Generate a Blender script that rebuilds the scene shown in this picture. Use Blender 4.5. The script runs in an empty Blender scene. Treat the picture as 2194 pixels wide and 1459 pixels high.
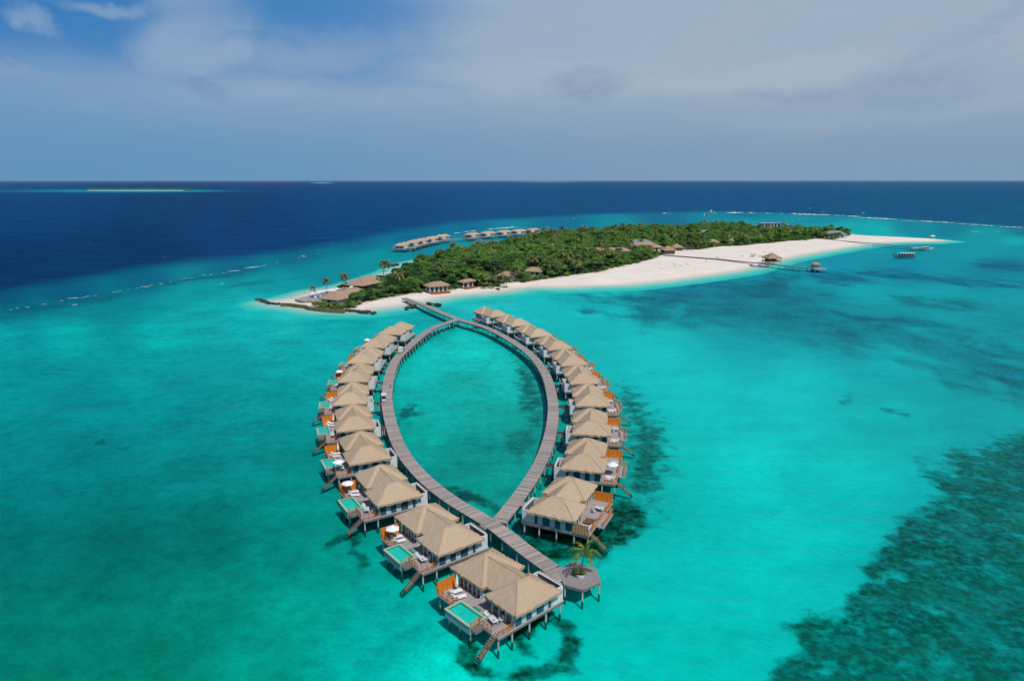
import bpy, math, random
import numpy as np
random.seed(7); RN = np.random.RandomState(5)
R = math.radians
C = bpy.context.scene.collection
SC = bpy.context.scene

# ------------------------------------------------------------------ camera model (metres, z up, y away)
H = 60.0; F = 1482.0; TH = math.atan((729.5 - 387) / F)
S_, C_ = math.sin(TH), math.cos(TH)
def at(px, py, z=0.0):
    """world point at height z seen at photo position (px,py)"""
    u = px - 1097.0; v = py - 729.5
    d = F * S_ + v * C_; h = H - z
    return (h * u / d, h * (F * C_ - v * S_) / d)
def pix(X, Y, Z=0.0):
    zc = Y * C_ + (H - Z) * S_; yc = -Y * S_ + (H - Z) * C_
    return (1097 + F * X / zc, 729.5 + F * yc / zc)

# ------------------------------------------------------------------ mesh builder
class MB:
    def __init__(s, mirror=False): s.v = []; s.f = []; s.uv = {}; s.m = mirror
    def add(s, vs, fs, uv=None):
        b = len(s.v)
        s.v += [tuple(p) for p in vs]
        for i, f in enumerate(fs):
            if uv: s.uv[len(s.f)] = uv[i]
            s.f.append([b + k for k in f])
    def box(s, x0, x1, y0, y1, z0, z1):
        s.add([(x0,y0,z0),(x1,y0,z0),(x1,y1,z0),(x0,y1,z0),(x0,y0,z1),(x1,y0,z1),(x1,y1,z1),(x0,y1,z1)],
              [(0,3,2,1),(4,5,6,7),(0,1,5,4),(1,2,6,5),(2,3,7,6),(3,0,4,7)])
    def bar(s, a, b, w, h):
        """box beam between two points"""
        a = np.array(a, float); b = np.array(b, float); d = b - a; L = np.linalg.norm(d); d = d / max(L, 1e-6)
        up = np.array((0, 0, 1.0))
        if abs(d[2]) > .95: up = np.array((0, 1.0, 0))
        sd = np.cross(d, up); sd /= np.linalg.norm(sd); u2 = np.cross(sd, d)
        vs = []
        for p in (a, b):
            for i, j in ((-1,-1),(1,-1),(1,1),(-1,1)):
                vs.append(p + sd * i * w / 2 + u2 * j * h / 2)
        s.add(vs, [(0,1,2,3),(7,6,5,4),(0,4,5,1),(1,5,6,2),(2,6,7,3),(3,7,4,0)])
    def tube(s, pts, rs, n=8, cap=True):
        vs = []; fs = []
        P = [np.array(p, float) for p in pts]
        for i, p in enumerate(P):
            d = (P[min(i+1, len(P)-1)] - P[max(i-1, 0)]); d /= max(np.linalg.norm(d), 1e-6)
            up = np.array((0, 0, 1.0)) if abs(d[2]) < .9 else np.array((1.0, 0, 0))
            a = np.cross(d, up); a /= np.linalg.norm(a); b = np.cross(d, a)
            for k in range(n):
                t = 2 * math.pi * k / n
                vs.append(p + (a * math.cos(t) + b * math.sin(t)) * rs[i])
        for i in range(len(P) - 1):
            for k in range(n):
                k2 = (k + 1) % n
                fs.append((i*n+k, (i+1)*n+k, (i+1)*n+k2, i*n+k2))
        if cap:
            fs.append(tuple(range(n))); fs.append(tuple(reversed([(len(P)-1)*n + k for k in range(n)])))
        s.add(vs, fs)
    def prism(s, poly, z0, z1):
        n = len(poly)
        s.add([(p[0], p[1], z0) for p in poly] + [(p[0], p[1], z1) for p in poly],
              [tuple(reversed(range(n))), tuple(range(n, 2*n))] + [(i, (i+1) % n, n + (i+1) % n, n + i) for i in range(n)])
    def build(s, name, mat, parent=None, smooth=False, loc=None):
        me = bpy.data.meshes.new(name)
        v = s.v; f = s.f
        if s.m:
            v = [(-p[0], p[1], p[2]) for p in v]; f = [list(reversed(q)) for q in f]
        me.from_pydata([tuple(map(float, p)) for p in v], [], f)
        if s.uv:
            ul = me.uv_layers.new(name='UVMap')
            for i, p in enumerate(me.polygons):
                q = s.uv.get(i)
                if q:
                    for k, li in enumerate(p.loop_indices): ul.data[li].uv = q[k]
        me.materials.append(mat)
        if smooth: me.polygons.foreach_set('use_smooth', [True] * len(me.polygons))
        o = bpy.data.objects.new(name, me); C.objects.link(o)
        if parent: o.parent = parent
        if loc: o.location = loc
        return o

def tag(o, label=None, cat=None, group=None, kind=None):
    if label: o['label'] = label
    if cat: o['category'] = cat
    if group: o['group'] = group
    if kind: o['kind'] = kind
    return o
def thing(name, label, cat, loc=(0,0,0), rz=0.0, group=None):
    o = bpy.data.objects.new(name, None); C.objects.link(o)
    o.empty_display_size = .2
    o.location = loc; o.rotation_euler = (0, 0, rz)
    return tag(o, label, cat, group)
def kids(o): return [c for c in o.children]
def copy_tree(o, parent=None):
    c = o.copy(); C.objects.link(c)
    if parent: c.parent = parent
    for ch in kids(o): copy_tree(ch, c)
    return c
def place(proto, used, loc, rz=0.0, label=None, group=None, scale=None):
    if proto.name not in used: used.add(proto.name); o = proto
    else: o = copy_tree(proto)
    o.location = loc; o.rotation_euler = (0, 0, rz)
    if label: o['label'] = label
    if group: o['group'] = group
    if scale is not None: o.scale = scale
    return o
USED = set()

# ------------------------------------------------------------------ materials
def s2l(c): return tuple(((x/255)/12.92 if x/255 <= .04045 else ((x/255+.055)/1.055)**2.4) for x in c)
class NT:
    def __init__(s, name):
        s.mat = bpy.data.materials.new(name); s.mat.use_nodes = True
        s.t = s.mat.node_tree; s.t.nodes.clear()
        s.out = s.n('ShaderNodeOutputMaterial')
    def n(s, typ, **kw):
        nd = s.t.nodes.new(typ)
        for k, v in kw.items(): setattr(nd, k, v)
        return nd
    def l(s, a, b): s.t.links.new(a, b)
    def val(s, sock, v):
        if hasattr(v, 'is_output') or isinstance(v, bpy.types.NodeSocket): s.l(v, sock)
        else: sock.default_value = v
    def math(s, op, a, b=None, c=None, clamp=False):
        m = s.n('ShaderNodeMath', operation=op, use_clamp=clamp)
        s.val(m.inputs[0], a)
        if b is not None: s.val(m.inputs[1], b)
        if c is not None: s.val(m.inputs[2], c)
        return m.outputs[0]
    def vmath(s, op, a, b=None):
        m = s.n('ShaderNodeVectorMath', operation=op)
        s.val(m.inputs[0], a)
        if b is not None: s.val(m.inputs[1], b)
        return m.outputs[0]
    def mix(s, f, a, b, blend='MIX'):
        m = s.n('ShaderNodeMix', data_type='RGBA', blend_type=blend)
        s.val(m.inputs[0], f)
        for i, x in ((6, a), (7, b)):
            if isinstance(x, tuple) and len(x) == 3: x = x + (1,)
            s.val(m.inputs[i], x)
        return m.outputs[2]
    def noise(s, vec, scale, detail=3, rough=.5, dim='3D', dist=0.0):
        m = s.n('ShaderNodeTexNoise', noise_dimensions=dim)
        m.inputs['Scale'].default_value = scale; m.inputs['Detail'].default_value = detail
        m.inputs['Roughness'].default_value = rough; m.inputs['Distortion'].default_value = dist
        if vec is not None: s.l(vec, m.inputs['Vector'])
        return m.outputs['Fac']
    def remap(s, v, a, b, c=0.0, d=1.0, smooth=False):
        m = s.n('ShaderNodeMapRange'); m.interpolation_type = 'SMOOTHSTEP' if smooth else 'LINEAR'
        s.val(m.inputs[0], v)
        for i, x in enumerate((a, b, c, d)): s.val(m.inputs[1+i], x)
        return m.outputs[0]
    def coord(s, k='Object'): return s.n('ShaderNodeTexCoord').outputs[k]
    def pos(s): return s.n('ShaderNodeNewGeometry').outputs['Position']
    def scale(s, v, k): return s.vmath('MULTIPLY', v, k)
    def bump(s, h, strength=.3, dist=.05):
        b = s.n('ShaderNodeBump'); b.inputs['Strength'].default_value = strength; b.inputs['Distance'].default_value = dist
        s.l(h, b.inputs['Height']); return b.outputs['Normal']
    def bsdf(s, col, rough=.8, spec=.3, normal=None, metal=0.0, trans=0.0):
        p = s.n('ShaderNodeBsdfPrincipled')
        if isinstance(col, tuple): col = tuple(col) + (1,) if len(col) == 3 else col
        s.val(p.inputs['Base Color'], col); s.val(p.inputs['Roughness'], rough)
        p.inputs['Specular IOR Level'].default_value = spec; p.inputs['Metallic'].default_value = metal
        if normal is not None: s.l(normal, p.inputs['Normal'])
        return p.outputs[0]
    def done(s, sh): s.l(sh, s.out.inputs['Surface']); return s.mat

def simple(name, col, rough=.7, var=.25, sc=1.5, spec=.3, bump=0.0):
    """plain surface with soft wear: large and small noise move the tone"""
    m = NT(name); c = m.coord()
    n1 = m.noise(c, sc, 4, .6); n2 = m.noise(c, sc * 9, 3, .6)
    n = m.math('ADD', m.math('MULTIPLY', n1, .6), m.math('MULTIPLY', n2, .4))
    f = m.remap(n, .3, .7)
    lo = tuple(x * (1 - var) for x in col); hi = tuple(min(1, x * (1 + var * .6)) for x in col)
    nm = m.bump(n2, bump, .03) if bump else None
    return m.done(m.bsdf(m.mix(f, lo, hi), rough, spec, nm))

def planks(name, col, axis='uv', w=.16, var=.45, warm=(1.08, .98, .92)):
    m = NT(name)
    if axis == 'uv':
        sp = m.n('ShaderNodeSeparateXYZ'); m.l(m.n('ShaderNodeTexCoord').outputs['UV'], sp.inputs[0]); u, v = sp.outputs[0], sp.outputs[1]
    else:
        sp = m.n('ShaderNodeSeparateXYZ'); m.l(m.coord(), sp.inputs[0])
        u, v = (sp.outputs[1], sp.outputs[0]) if axis == 'y' else (sp.outputs[0], sp.outputs[1])
    def wn(x):
        q = m.n('ShaderNodeTexWhiteNoise', noise_dimensions='1D'); m.l(x, q.inputs['W']); return q.outputs['Value']
    k = m.math('DIVIDE', u, w); id1 = m.math('FLOOR', k); r1 = wn(id1)
    r2 = wn(m.math('FLOOR', m.math('DIVIDE', u, w * 4.0)))
    fr = m.math('FRACT', k); gap = m.math('LESS_THAN', fr, .1)
    cb = m.n('ShaderNodeCombineXYZ'); m.l(m.math('MULTIPLY', u, 6.0), cb.inputs[0]); m.l(m.math('MULTIPLY', v, .5), cb.inputs[1])
    g = m.noise(cb.outputs[0], 1.0, 4, .6)
    cb2 = m.n('ShaderNodeCombineXYZ'); m.l(u, cb2.inputs[0]); m.l(v, cb2.inputs[1])
    big = m.noise(cb2.outputs[0], .25, 3, .6)
    t = m.math('ADD', m.math('ADD', m.math('MULTIPLY', r1, .42), m.math('MULTIPLY', r2, .16)), m.math('MULTIPLY', g, .42))
    lo = tuple(x * (1 - var) for x in col); hi = tuple(x * (1 + var * .55) * y for x, y in zip(col, warm))
    cc = m.mix(m.remap(t, .2, .8), lo, hi)
    cc = m.mix(m.remap(big, .35, .7, 0, .45), cc, tuple(x * .8 for x in col))
    cc = m.mix(m.math('MULTIPLY', gap, .6), cc, tuple(x * .2 for x in col))
    return m.done(m.bsdf(cc, .85, .2))

def m_thatch(name, col):
    m = NT(name); c = m.coord()
    oi = m.n('ShaderNodeObjectInfo')
    n1 = m.noise(m.scale(c, (1, 1, .5)), 7.0, 5, .8); n2 = m.noise(c, 1.1, 4, .6); n3 = m.noise(c, 3.0, 4, .65)
    f = m.math('ADD', m.math('MULTIPLY', n1, .5), m.math('ADD', m.math('MULTIPLY', n2, .2), m.math('MULTIPLY', n3, .3)))
    cc = m.mix(m.remap(f, .34, .66), tuple(x * .70 for x in col), tuple(x * 1.16 for x in col))
    stain = m.remap(m.noise(c, .55, 5, .7), .54, .75, 0, .38)
    cc = m.mix(stain, cc, (col[0]*.55, col[1]*.53, col[2]*.5))
    cc = m.mix(m.remap(oi.outputs['Random'], 0, 1, 0, .5), cc, (col[0]*.80, col[1]*.74, col[2]*.70))
    return m.done(m.bsdf(cc, .95, .1, m.bump(n1, .7, .10)))

def m_leaf(name, dark, mid, light, yellow, world=.13):
    m = NT(name); p = m.pos(); oi = m.n('ShaderNodeObjectInfo')
    big = m.noise(p, world, 2, .5); fine = m.noise(p, 1.1, 2, .6)
    g = m.n('ShaderNodeNewGeometry')
    isl = g.outputs['Random Per Island']
    big = m.remap(big, .32, .68)
    t = m.math('ADD', m.math('MULTIPLY', isl, .3), m.math('ADD', m.math('MULTIPLY', fine, .2), m.math('MULTIPLY', big, .5)))
    t = m.math('ADD', t, m.remap(oi.outputs['Random'], 0, 1, -.16, .16))
    a = m.mix(m.remap(t, .26, .5), dark, mid); b = m.mix(m.remap(t, .5, .74), a, light)
    yl = m.math('MULTIPLY', m.remap(m.noise(m.vmath('ADD', p, (50, 20, 0)), world * 1.1, 2, .5), .58, .72), m.remap(isl, .35, 1))
    b = m.mix(m.math('MULTIPLY', yl, .7), b, yellow)
    d = m.n('ShaderNodeBsdfPrincipled'); m.l(b, d.inputs['Base Color']); d.inputs['Roughness'].default_value = .55; d.inputs['Specular IOR Level'].default_value = .25
    tr = m.n('ShaderNodeBsdfTranslucent'); m.l(b, tr.inputs['Color'])
    mx = m.n('ShaderNodeMixShader'); mx.inputs[0].default_value = .2
    m.l(d.outputs[0], mx.inputs[1]); m.l(tr.outputs[0], mx.inputs[2])
    return m.done(mx.outputs[0])

M = {}
M['thatch'] = m_thatch('thatch', (.475, .36, .25))
M['thatch_cap'] = m_thatch('thatch_cap', (.48, .365, .255))
M['thatch_isle'] = m_thatch('thatch_isle', (.36, .25, .17))
M['white'] = simple('white_paint', (.56, .57, .57), .6, .12, .7)
M['panel'] = simple('white_panel', (.44, .50, .52), .6, .12, 1.2)
M['blue'] = simple('blue_shutter', (.022, .085, .135), .5, .3, 3)
M['glass'] = simple('dark_glass', (.02, .035, .045), .12, .3, .8, .6)
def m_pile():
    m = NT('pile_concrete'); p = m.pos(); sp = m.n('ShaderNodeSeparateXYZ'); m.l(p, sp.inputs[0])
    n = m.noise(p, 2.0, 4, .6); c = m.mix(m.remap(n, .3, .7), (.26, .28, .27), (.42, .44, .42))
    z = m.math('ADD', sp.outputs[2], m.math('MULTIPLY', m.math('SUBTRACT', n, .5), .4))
    c = m.mix(m.remap(z, .35, .0, 0, 1), c, (.05, .075, .05)); return m.done(m.bsdf(c, .9, .2))  # dark foot: algae growth, also painted to stand for the dark water reflection
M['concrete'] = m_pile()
M['beam'] = simple('weathered_beam', (.15, .145, .14), .9, .4, 1.5)
M['deck'] = planks('deck_planks', (.36, .335, .335), 'y', .15, .4)
M['jetty'] = planks('jetty_planks', (.33, .30, .285), 'uv', .20, .55)
M['platform'] = planks('platform_planks', (.25, .235, .235), 'uv', .14, .22)
M['walk'] = planks('walk_planks', (.27, .25, .245), 'uv', .16, .45)
M['rail'] = simple('orange_rail', (.56, .17, .025), .6, .3, 2)
M['brown'] = simple('brown_wood', (.20, .085, .035), .7, .4, 2)
M['stair'] = simple('stair_wood', (.13, .085, .055), .85, .5, 3)
M['stairlight'] = simple('tread_wood', (.24, .18, .13), .85, .4, 4)
M['rim'] = simple('pool_rim_stone', (.36, .42, .30), .6, .2, 2)
M['tank'] = simple('pool_tank', (.22, .34, .31), .7, .35, 1)
M['tile'] = simple('pool_tile', (.015, .26, .17), .35, .25, 3)
M['fabric'] = simple('white_fabric', (.72, .72, .72), .8, .1, 2)
M['greyfabric'] = simple('grey_fabric', (.22, .24, .32), .8, .2, 2)
M['trunk'] = simple('trunk_bark', (.16, .12, .085), .9, .4, 3)
M['rock'] = simple('dark_rock', (.045, .042, .04), .85, .55, 1.2, .3, .5)
M['seawall'] = simple('sandbag_wall', (.15, .115, .06), .9, .45, .6, .2, .4)
M['greyroof'] = simple('grey_metal_roof', (.22, .25, .29), .5, .2, .4)
M['greenroof'] = simple('pale_green_roof', (.22, .36, .32), .5, .2, .4)
M['metal'] = simple('mast_steel', (.25, .25, .26), .5, .2, 1)
M['hull'] = simple('boat_hull', (.16, .19, .20), .5, .3, 1)
M['skin'] = simple('skin', (.35, .2, .13), .6, .1, 3)
M['cloth_dark'] = simple('dark_cloth', (.04, .05, .09), .8, .2, 4)
M['hair'] = simple('hair', (.02, .015, .012), .6, .2, 8)
M['poolblue'] = simple('pool_blue', (.01, .10, .42), .1, .15, .8, .5)
M['black'] = simple('black_rubber', (.02, .02, .02), .7, .2, 4)
M['leaf'] = m_leaf('tree_leaves', (.008, .036, .010), (.045, .125, .018), (.12, .24, .032), (.23, .23, .04))
M['shrub'] = m_leaf('shrub_leaves', (.04, .11, .016), (.095, .20, .025), (.16, .27, .04), (.22, .19, .07), .2)
M['palm'] = m_leaf('palm_fronds', (.03, .06, .012), (.11, .14, .03), (.25, .24, .08), (.36, .27, .11), .3)
M['palmnear'] = m_leaf('bright_fronds', (.02, .06, .01), (.08, .15, .018), (.20, .26, .035), (.42, .28, .07), .8)

def m_pool():
    m = NT('pool_water'); c = m.coord()
    n = m.noise(c, 1.2, 3, .5)
    cc = m.mix(m.remap(n, .3, .7), (.0, .42, .32), (.005, .52, .41))
    return m.done(m.bsdf(cc, .08, .4, m.bump(m.noise(c, 3, 3, .5), .15, .05)))
M['pool'] = m_pool()

# ------------------------------------------------------------------ polygons of the place (photo positions on the ground)
SHORE = [(586,646),(604,651),(640,654),(690,662),(735,664),(770,664),(800,660),(830,656),(870,651),(900,645),(950,634),(1000,629),(1060,624.5),(1130,614),
 (1200,614),(1270,611.5),(1340,609),(1400,603),(1460,596),(1520,588),(1580,579),(1612,571),(1660,557),(1700,549),(1750,540),(1800,531.5),(1830,527),
 (1858,523.5),(1898,519),(1945,518),(1991,517.5),(2026,515.2),(1991,511.5),(1922,508),(1852,505),(1826,503),
 (1800,500),(1750,498),(1680,496),(1590,487),(1473,490),(1323,496),(1237,502),(1150,510),(1100,520),(1034,532),(968,546),(885,564),(850,582),(815,594),
 (775,606),(722,619),(690,622),(655,632),(632,640)]
VEG = [(670,649),(676,653.5),(700,657),(719,658.5),(748,658.5),(773,649.5),(802,643),(845,634),(910,625),(966,621),(990,615),(1054,613.5),(1073,615),(1081,606),(1134,603),(1177,596.5),(1198,594.5),
 (1250,588.5),(1293,582),(1308,576),(1338,572),(1361,565),(1406,554),(1421,545),(1451,536),(1503,535),(1541,529),(1600,526),(1689,517.5),(1748,512.5),
 (1782,515),(1808,508),(1824,504),(1800,501),(1750,499),(1680,497),(1590,488),(1473,491),(1323,497),(1237,503),(1150,511),(1100,521),(1034,533),(968,547),
 (885,565),(850,583),(815,595),(790,604),(735,618),(750,622),(830,612),(800,626),(740,628)]
def polyw(P, z=0.0): return np.array([at(x, y, z) for x, y in P])
def sdist(pts, poly):
    """signed distance (positive inside) of pts (n,2) to polygon (m,2)"""
    poly = np.asarray(poly, float); n = len(pts)
    d2 = np.full(n, 1e30); ins = np.zeros(n, bool)
    x, y = pts[:, 0], pts[:, 1]
    m = len(poly)
    for i in range(m):
        a = poly[i]; b = poly[(i+1) % m]; e = b - a
        t = np.clip(((x-a[0])*e[0] + (y-a[1])*e[1]) / max(e @ e, 1e-9), 0, 1)
        dx = x - a[0] - t*e[0]; dy = y - a[1] - t*e[1]
        np.minimum(d2, dx*dx + dy*dy, out=d2)
        c = (a[1] > y) != (b[1] > y)
        with np.errstate(divide='ignore', invalid='ignore'):
            xi = (b[0]-a[0]) * (y-a[1]) / (b[1]-a[1] if b[1] != a[1] else 1e-9) + a[0]
        ins ^= c & (x < xi)
    d = np.sqrt(d2)
    return np.where(ins, d, -d)
def pdist(pts, line):
    d2 = np.full(len(pts), 1e30)
    for a, b in zip(line[:-1], line[1:]):
        a = np.array(a, float); b = np.array(b, float); e = b - a
        t = np.clip(((pts[:,0]-a[0])*e[0] + (pts[:,1]-a[1])*e[1]) / (e @ e), 0, 1)
        dx = pts[:,0]-a[0]-t*e[0]; dy = pts[:,1]-a[1]-t*e[1]
        np.minimum(d2, dx*dx+dy*dy, out=d2)
    return np.sqrt(d2)
SHW = polyw(SHORE); VGW = polyw(VEG, 1.2)
def ground_z(sd):
    return np.where(sd > 0, 1.35 * (1 - np.exp(-sd / 14.0)), np.maximum(-1.4, sd * .065))

# ------------------------------------------------------------------ seabed colours
CP = [ # photo position -> tone of the water over the bottom there
 (0,672,0,122,130),(0,720,0,150,148),(150,715,0,158,152),(350,720,0,160,153),(540,690,0,182,175),(450,650,0,172,165),(690,700,10,178,172),(620,668,60,200,188),(560,655,20,190,180),
 (0,850,0,133,130),(200,850,0,128,128),(400,850,0,128,128),(600,850,0,136,132),(640,760,0,158,152),(300,780,0,142,138),(500,780,0,140,138),
 (0,1000,0,116,116),(200,1000,0,116,112),(400,1000,0,118,113),(600,1000,0,126,118),(0,1150,0,106,101),(250,1150,0,102,94),(450,1150,0,106,96),(620,1180,0,124,112),
 (0,1300,0,122,108),(200,1300,0,124,108),(450,1300,0,136,118),(650,1300,0,160,142),(100,1420,0,128,110),(350,1420,0,130,111),(550,1420,0,150,132),(800,1400,0,182,165),(850,1320,0,178,162),(950,1420,0,185,168),(700,1220,0,140,124),
 (1300,1300,0,196,180),(1300,1420,0,196,180),(1500,1420,0,192,176),(1500,1200,0,200,186),(1450,1000,0,190,176),(1600,1000,0,202,190),(1800,1000,0,194,182),(1650,1200,0,200,186),
 (1500,850,0,200,190),(1700,850,0,198,190),(1900,900,0,180,173),(2150,900,0,168,164),(2100,750,0,164,163),(1400,750,0,198,190),(1250,680,0,190,184),(1150,665,20,192,186),
 (1050,650,40,195,188),(1300,650,0,188,184),(1950,720,0,182,178),(2180,690,0,152,156),(2000,640,0,166,168),(2180,620,0,160,165),(1850,610,0,168,172),(1720,640,0,142,152),(1900,680,0,154,156),(2050,700,0,160,160),(1600,680,0,160,162),(1500,610,0,140,155),
 (1900,570,0,145,160),(2150,570,0,128,148),(1780,555,0,150,165),(2100,533,0,155,162),(2180,515,0,178,174),(1880,498,0,178,172),(2100,500,0,158,158),(2194,535,0,150,158),
 (950,705,0,178,166),(1000,730,0,168,156),(900,760,0,160,150),(1100,780,0,160,148),(1000,850,0,142,130),(1000,950,0,122,114),(1120,950,0,118,108),(930,920,0,136,124),(1050,1050,0,120,108),(900,672,10,172,168),
 (1000,1000,0,118,108),(1250,1000,0,150,138),(870,640,40,195,188),
 (0,645,0,92,118),(150,625,0,98,122),(300,600,0,104,126),(500,570,0,108,130),(640,545,0,110,132),(760,520,0,108,132),(700,575,0,140,148),(580,610,0,158,156),(430,632,0,158,152),(230,665,0,140,140),
 (810,555,0,152,154),(900,500,0,108,138),(1000,485,0,112,140),(1000,525,0,150,156),(1080,505,0,145,155),(1200,476,0,114,140),(1400,463,0,112,138),(1330,478,0,140,150),(1600,463,0,122,144),(1600,476,0,158,162),
 (1780,470,0,140,155),(1800,485,0,172,170),(1950,486,0,140,152),(2050,492,0,128,145),(2194,500,0,120,140)]
DEEPP = [(-900,760),(-400,690),(0,628),(128,606),(287,578),(415,561),(542,549),(700,527),(780,511),(860,495),(950,480),(1050,471),(1130,468),(1258,460),(1408,456),(1515,454),(1600,455),
 (1700,459),(1830,464),(1920,470),(2020,476),(2194,488),(2500,505),(3100,560),(3100,380),(-900,380)]
DEEPC = [(0,560,0,52,92),(300,540,0,52,92),(0,450,0,63,106),(500,480,0,58,102),(800,450,0,68,112),(1200,440,0,74,116),(1600,430,2,78,120),(2000,440,2,82,120),(2190,470,4,86,122),(1100,400,8,76,120),(0,400,2,70,114),(2190,400,10,80,120)]
# dark growth on the bottom: (points, colour, softness in photo px)
PATCH = [
 ([(1600,1500),(1650,1459),(1655,1425),(1700,1400),(1705,1370),(1690,1345),(1722,1316),(1790,1322),(1812,1275),(1850,1235),(1860,1200),(1895,1160),(1925,1115),(1995,1085),(2010,1050),(1970,1010),(2040,1005),(2030,975),(2120,955),(2194,925),(2400,900),(2400,1500)], (0,98,86), 17, 0),
 ([(1100,1130),(1140,1085),(1250,1110),(1300,1080),(1340,1062),(1392,1100),(1385,1135),(1330,1170),(1305,1195),(1270,1200),(1230,1208),(1190,1215),(1130,1185)], (0,62,44), 12, 0),
 ([(1330,830),(1365,850),(1390,890),(1420,920),(1430,960),(1428,1010),(1400,1050),(1425,1110),(1385,1090),(1345,1050),(1345,985),(1350,920),(1318,850)], (0,100,88), 26, 0),
 ([(1010,1318),(1050,1330),(1180,1310),(1225,1330),(1245,1365),(1235,1400),(1240,1440),(1180,1450),(1130,1462),(1050,1459),(1010,1440),(975,1415),(985,1380),(1020,1375),(1060,1385),(1030,1400),(1035,1430),(1085,1445),(1130,1425),(1190,1415),(1205,1380),(1195,1350),(1160,1338),(1125,1370),(1160,1415),(1120,1405),(1080,1370),(1040,1350)], (0,72,58), 9, 0),
 ([(685,1180),(720,1150),(760,1140),(790,1110),(800,1120),(770,1150),(765,1175),(790,1190),(795,1215),(770,1225),(765,1200),(750,1185),(745,1155),(700,1175)], (0,92,76), 7, 0),
 ([(1180,640),(1500,602),(1700,602),(1900,670),(2194,690),(2300,700),(2300,850),(2194,835),(1900,775),(1600,738),(1400,704)], (0,128,138), 30, 1),
 ([(842,872),(885,868),(900,890),(870,908),(846,905)], (0,112,104), 12, 0),
 ([(1085,930),(1140,912),(1152,950),(1115,990),(1080,960)], (0,118,106), 12, 0),
 ([(820,1045),(960,1060),(985,1075),(1075,1100),(1070,1085),(1040,1060),(1000,1048),(940,1042)], (0,84,78), 8, 0),
 ([(1100,762),(1140,790),(1165,840),(1168,900),(1150,920),(1120,880),(1110,820)], (0,108,98), 14, 0),
 ([(1190,630),(1300,622),(1400,616),(1500,604),(1600,592),(1650,584),(1760,586),(1700,612),(1780,650),(1880,668),(1990,680),(2060,690),(2020,712),(1900,720),(1930,735),(1860,748),(1770,735),(1700,722),(1590,720),(1530,712),(1470,692),(1400,680),(1460,676),(1380,660),(1290,650)], (0,112,130), 14, 1),
 ([(1230,664),(1270,656),(1292,672),(1250,682)], (0,108,118), 6, 1),
 ([(1300,674),(1400,668),(1440,680),(1340,684)], (0,108,118), 6, 1),
 ([(1690,588),(1800,572),(1900,578),(2080,584),(2194,592),(2300,600),(2300,640),(2194,625),(2050,612),(1900,612),(1760,612)], (0,108,138), 10, 1),
 ([(2070,560),(2194,556),(2300,560),(2300,585),(2194,580),(2100,575)], (0,104,132), 8, 1),
 ([(1880,758),(1960,762),(2060,780),(2140,800),(2194,812),(2300,830),(2300,870),(2194,865),(2100,845),(2030,838),(1990,800),(1920,780)], (0,112,118), 9, 1),
 ([(2120,850),(2194,880),(2300,900),(2300,870),(2194,850)], (0,105,108), 9, 1),
 ([(1920,680),(2100,690),(2194,700),(2194,735),(2080,720),(1960,705)], (0,120,128), 9, 1),
 ([(1900,630),(2080,640),(2140,660),(2040,668),(1930,655)], (0,128,136), 8, 1),
 ([(1795,858),(1822,848),(1826,862),(1800,866)], (0,138,134), 7, 0),
 ([(1890,878),(1935,880),(1945,892),(1905,886)], (0,138,134), 7, 0),
 ([(1950,975),(1990,972),(1992,986),(1962,988)], (0,138,134), 7, 0),
 ([(198,948),(222,942),(224,950),(205,953)], (0,85,95), 4, 0),
 ([(0,655),(110,648),(225,627),(305,614),(415,592),(510,579),(640,551),(640,557),(515,590),(420,603),(300,625),(220,650),(110,663),(0,672)], (24,112,124), 7, 1),
 ([(455,615),(560,600),(640,596),(600,608),(500,618)], (0,125,132), 6, 1),
]
TINT = (.13, .90, .88)   # one pass through the lagoon's full depth
ELIT = 1.22
def undo(c):
    l = np.array([s2l(tuple(x)) for x in np.atleast_2d(c)])
    l = np.maximum(l - np.array((.012, .012, .016)), .0)
    return np.clip(l / np.array(TINT)**2 / ELIT, 0.0, .8)

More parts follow.
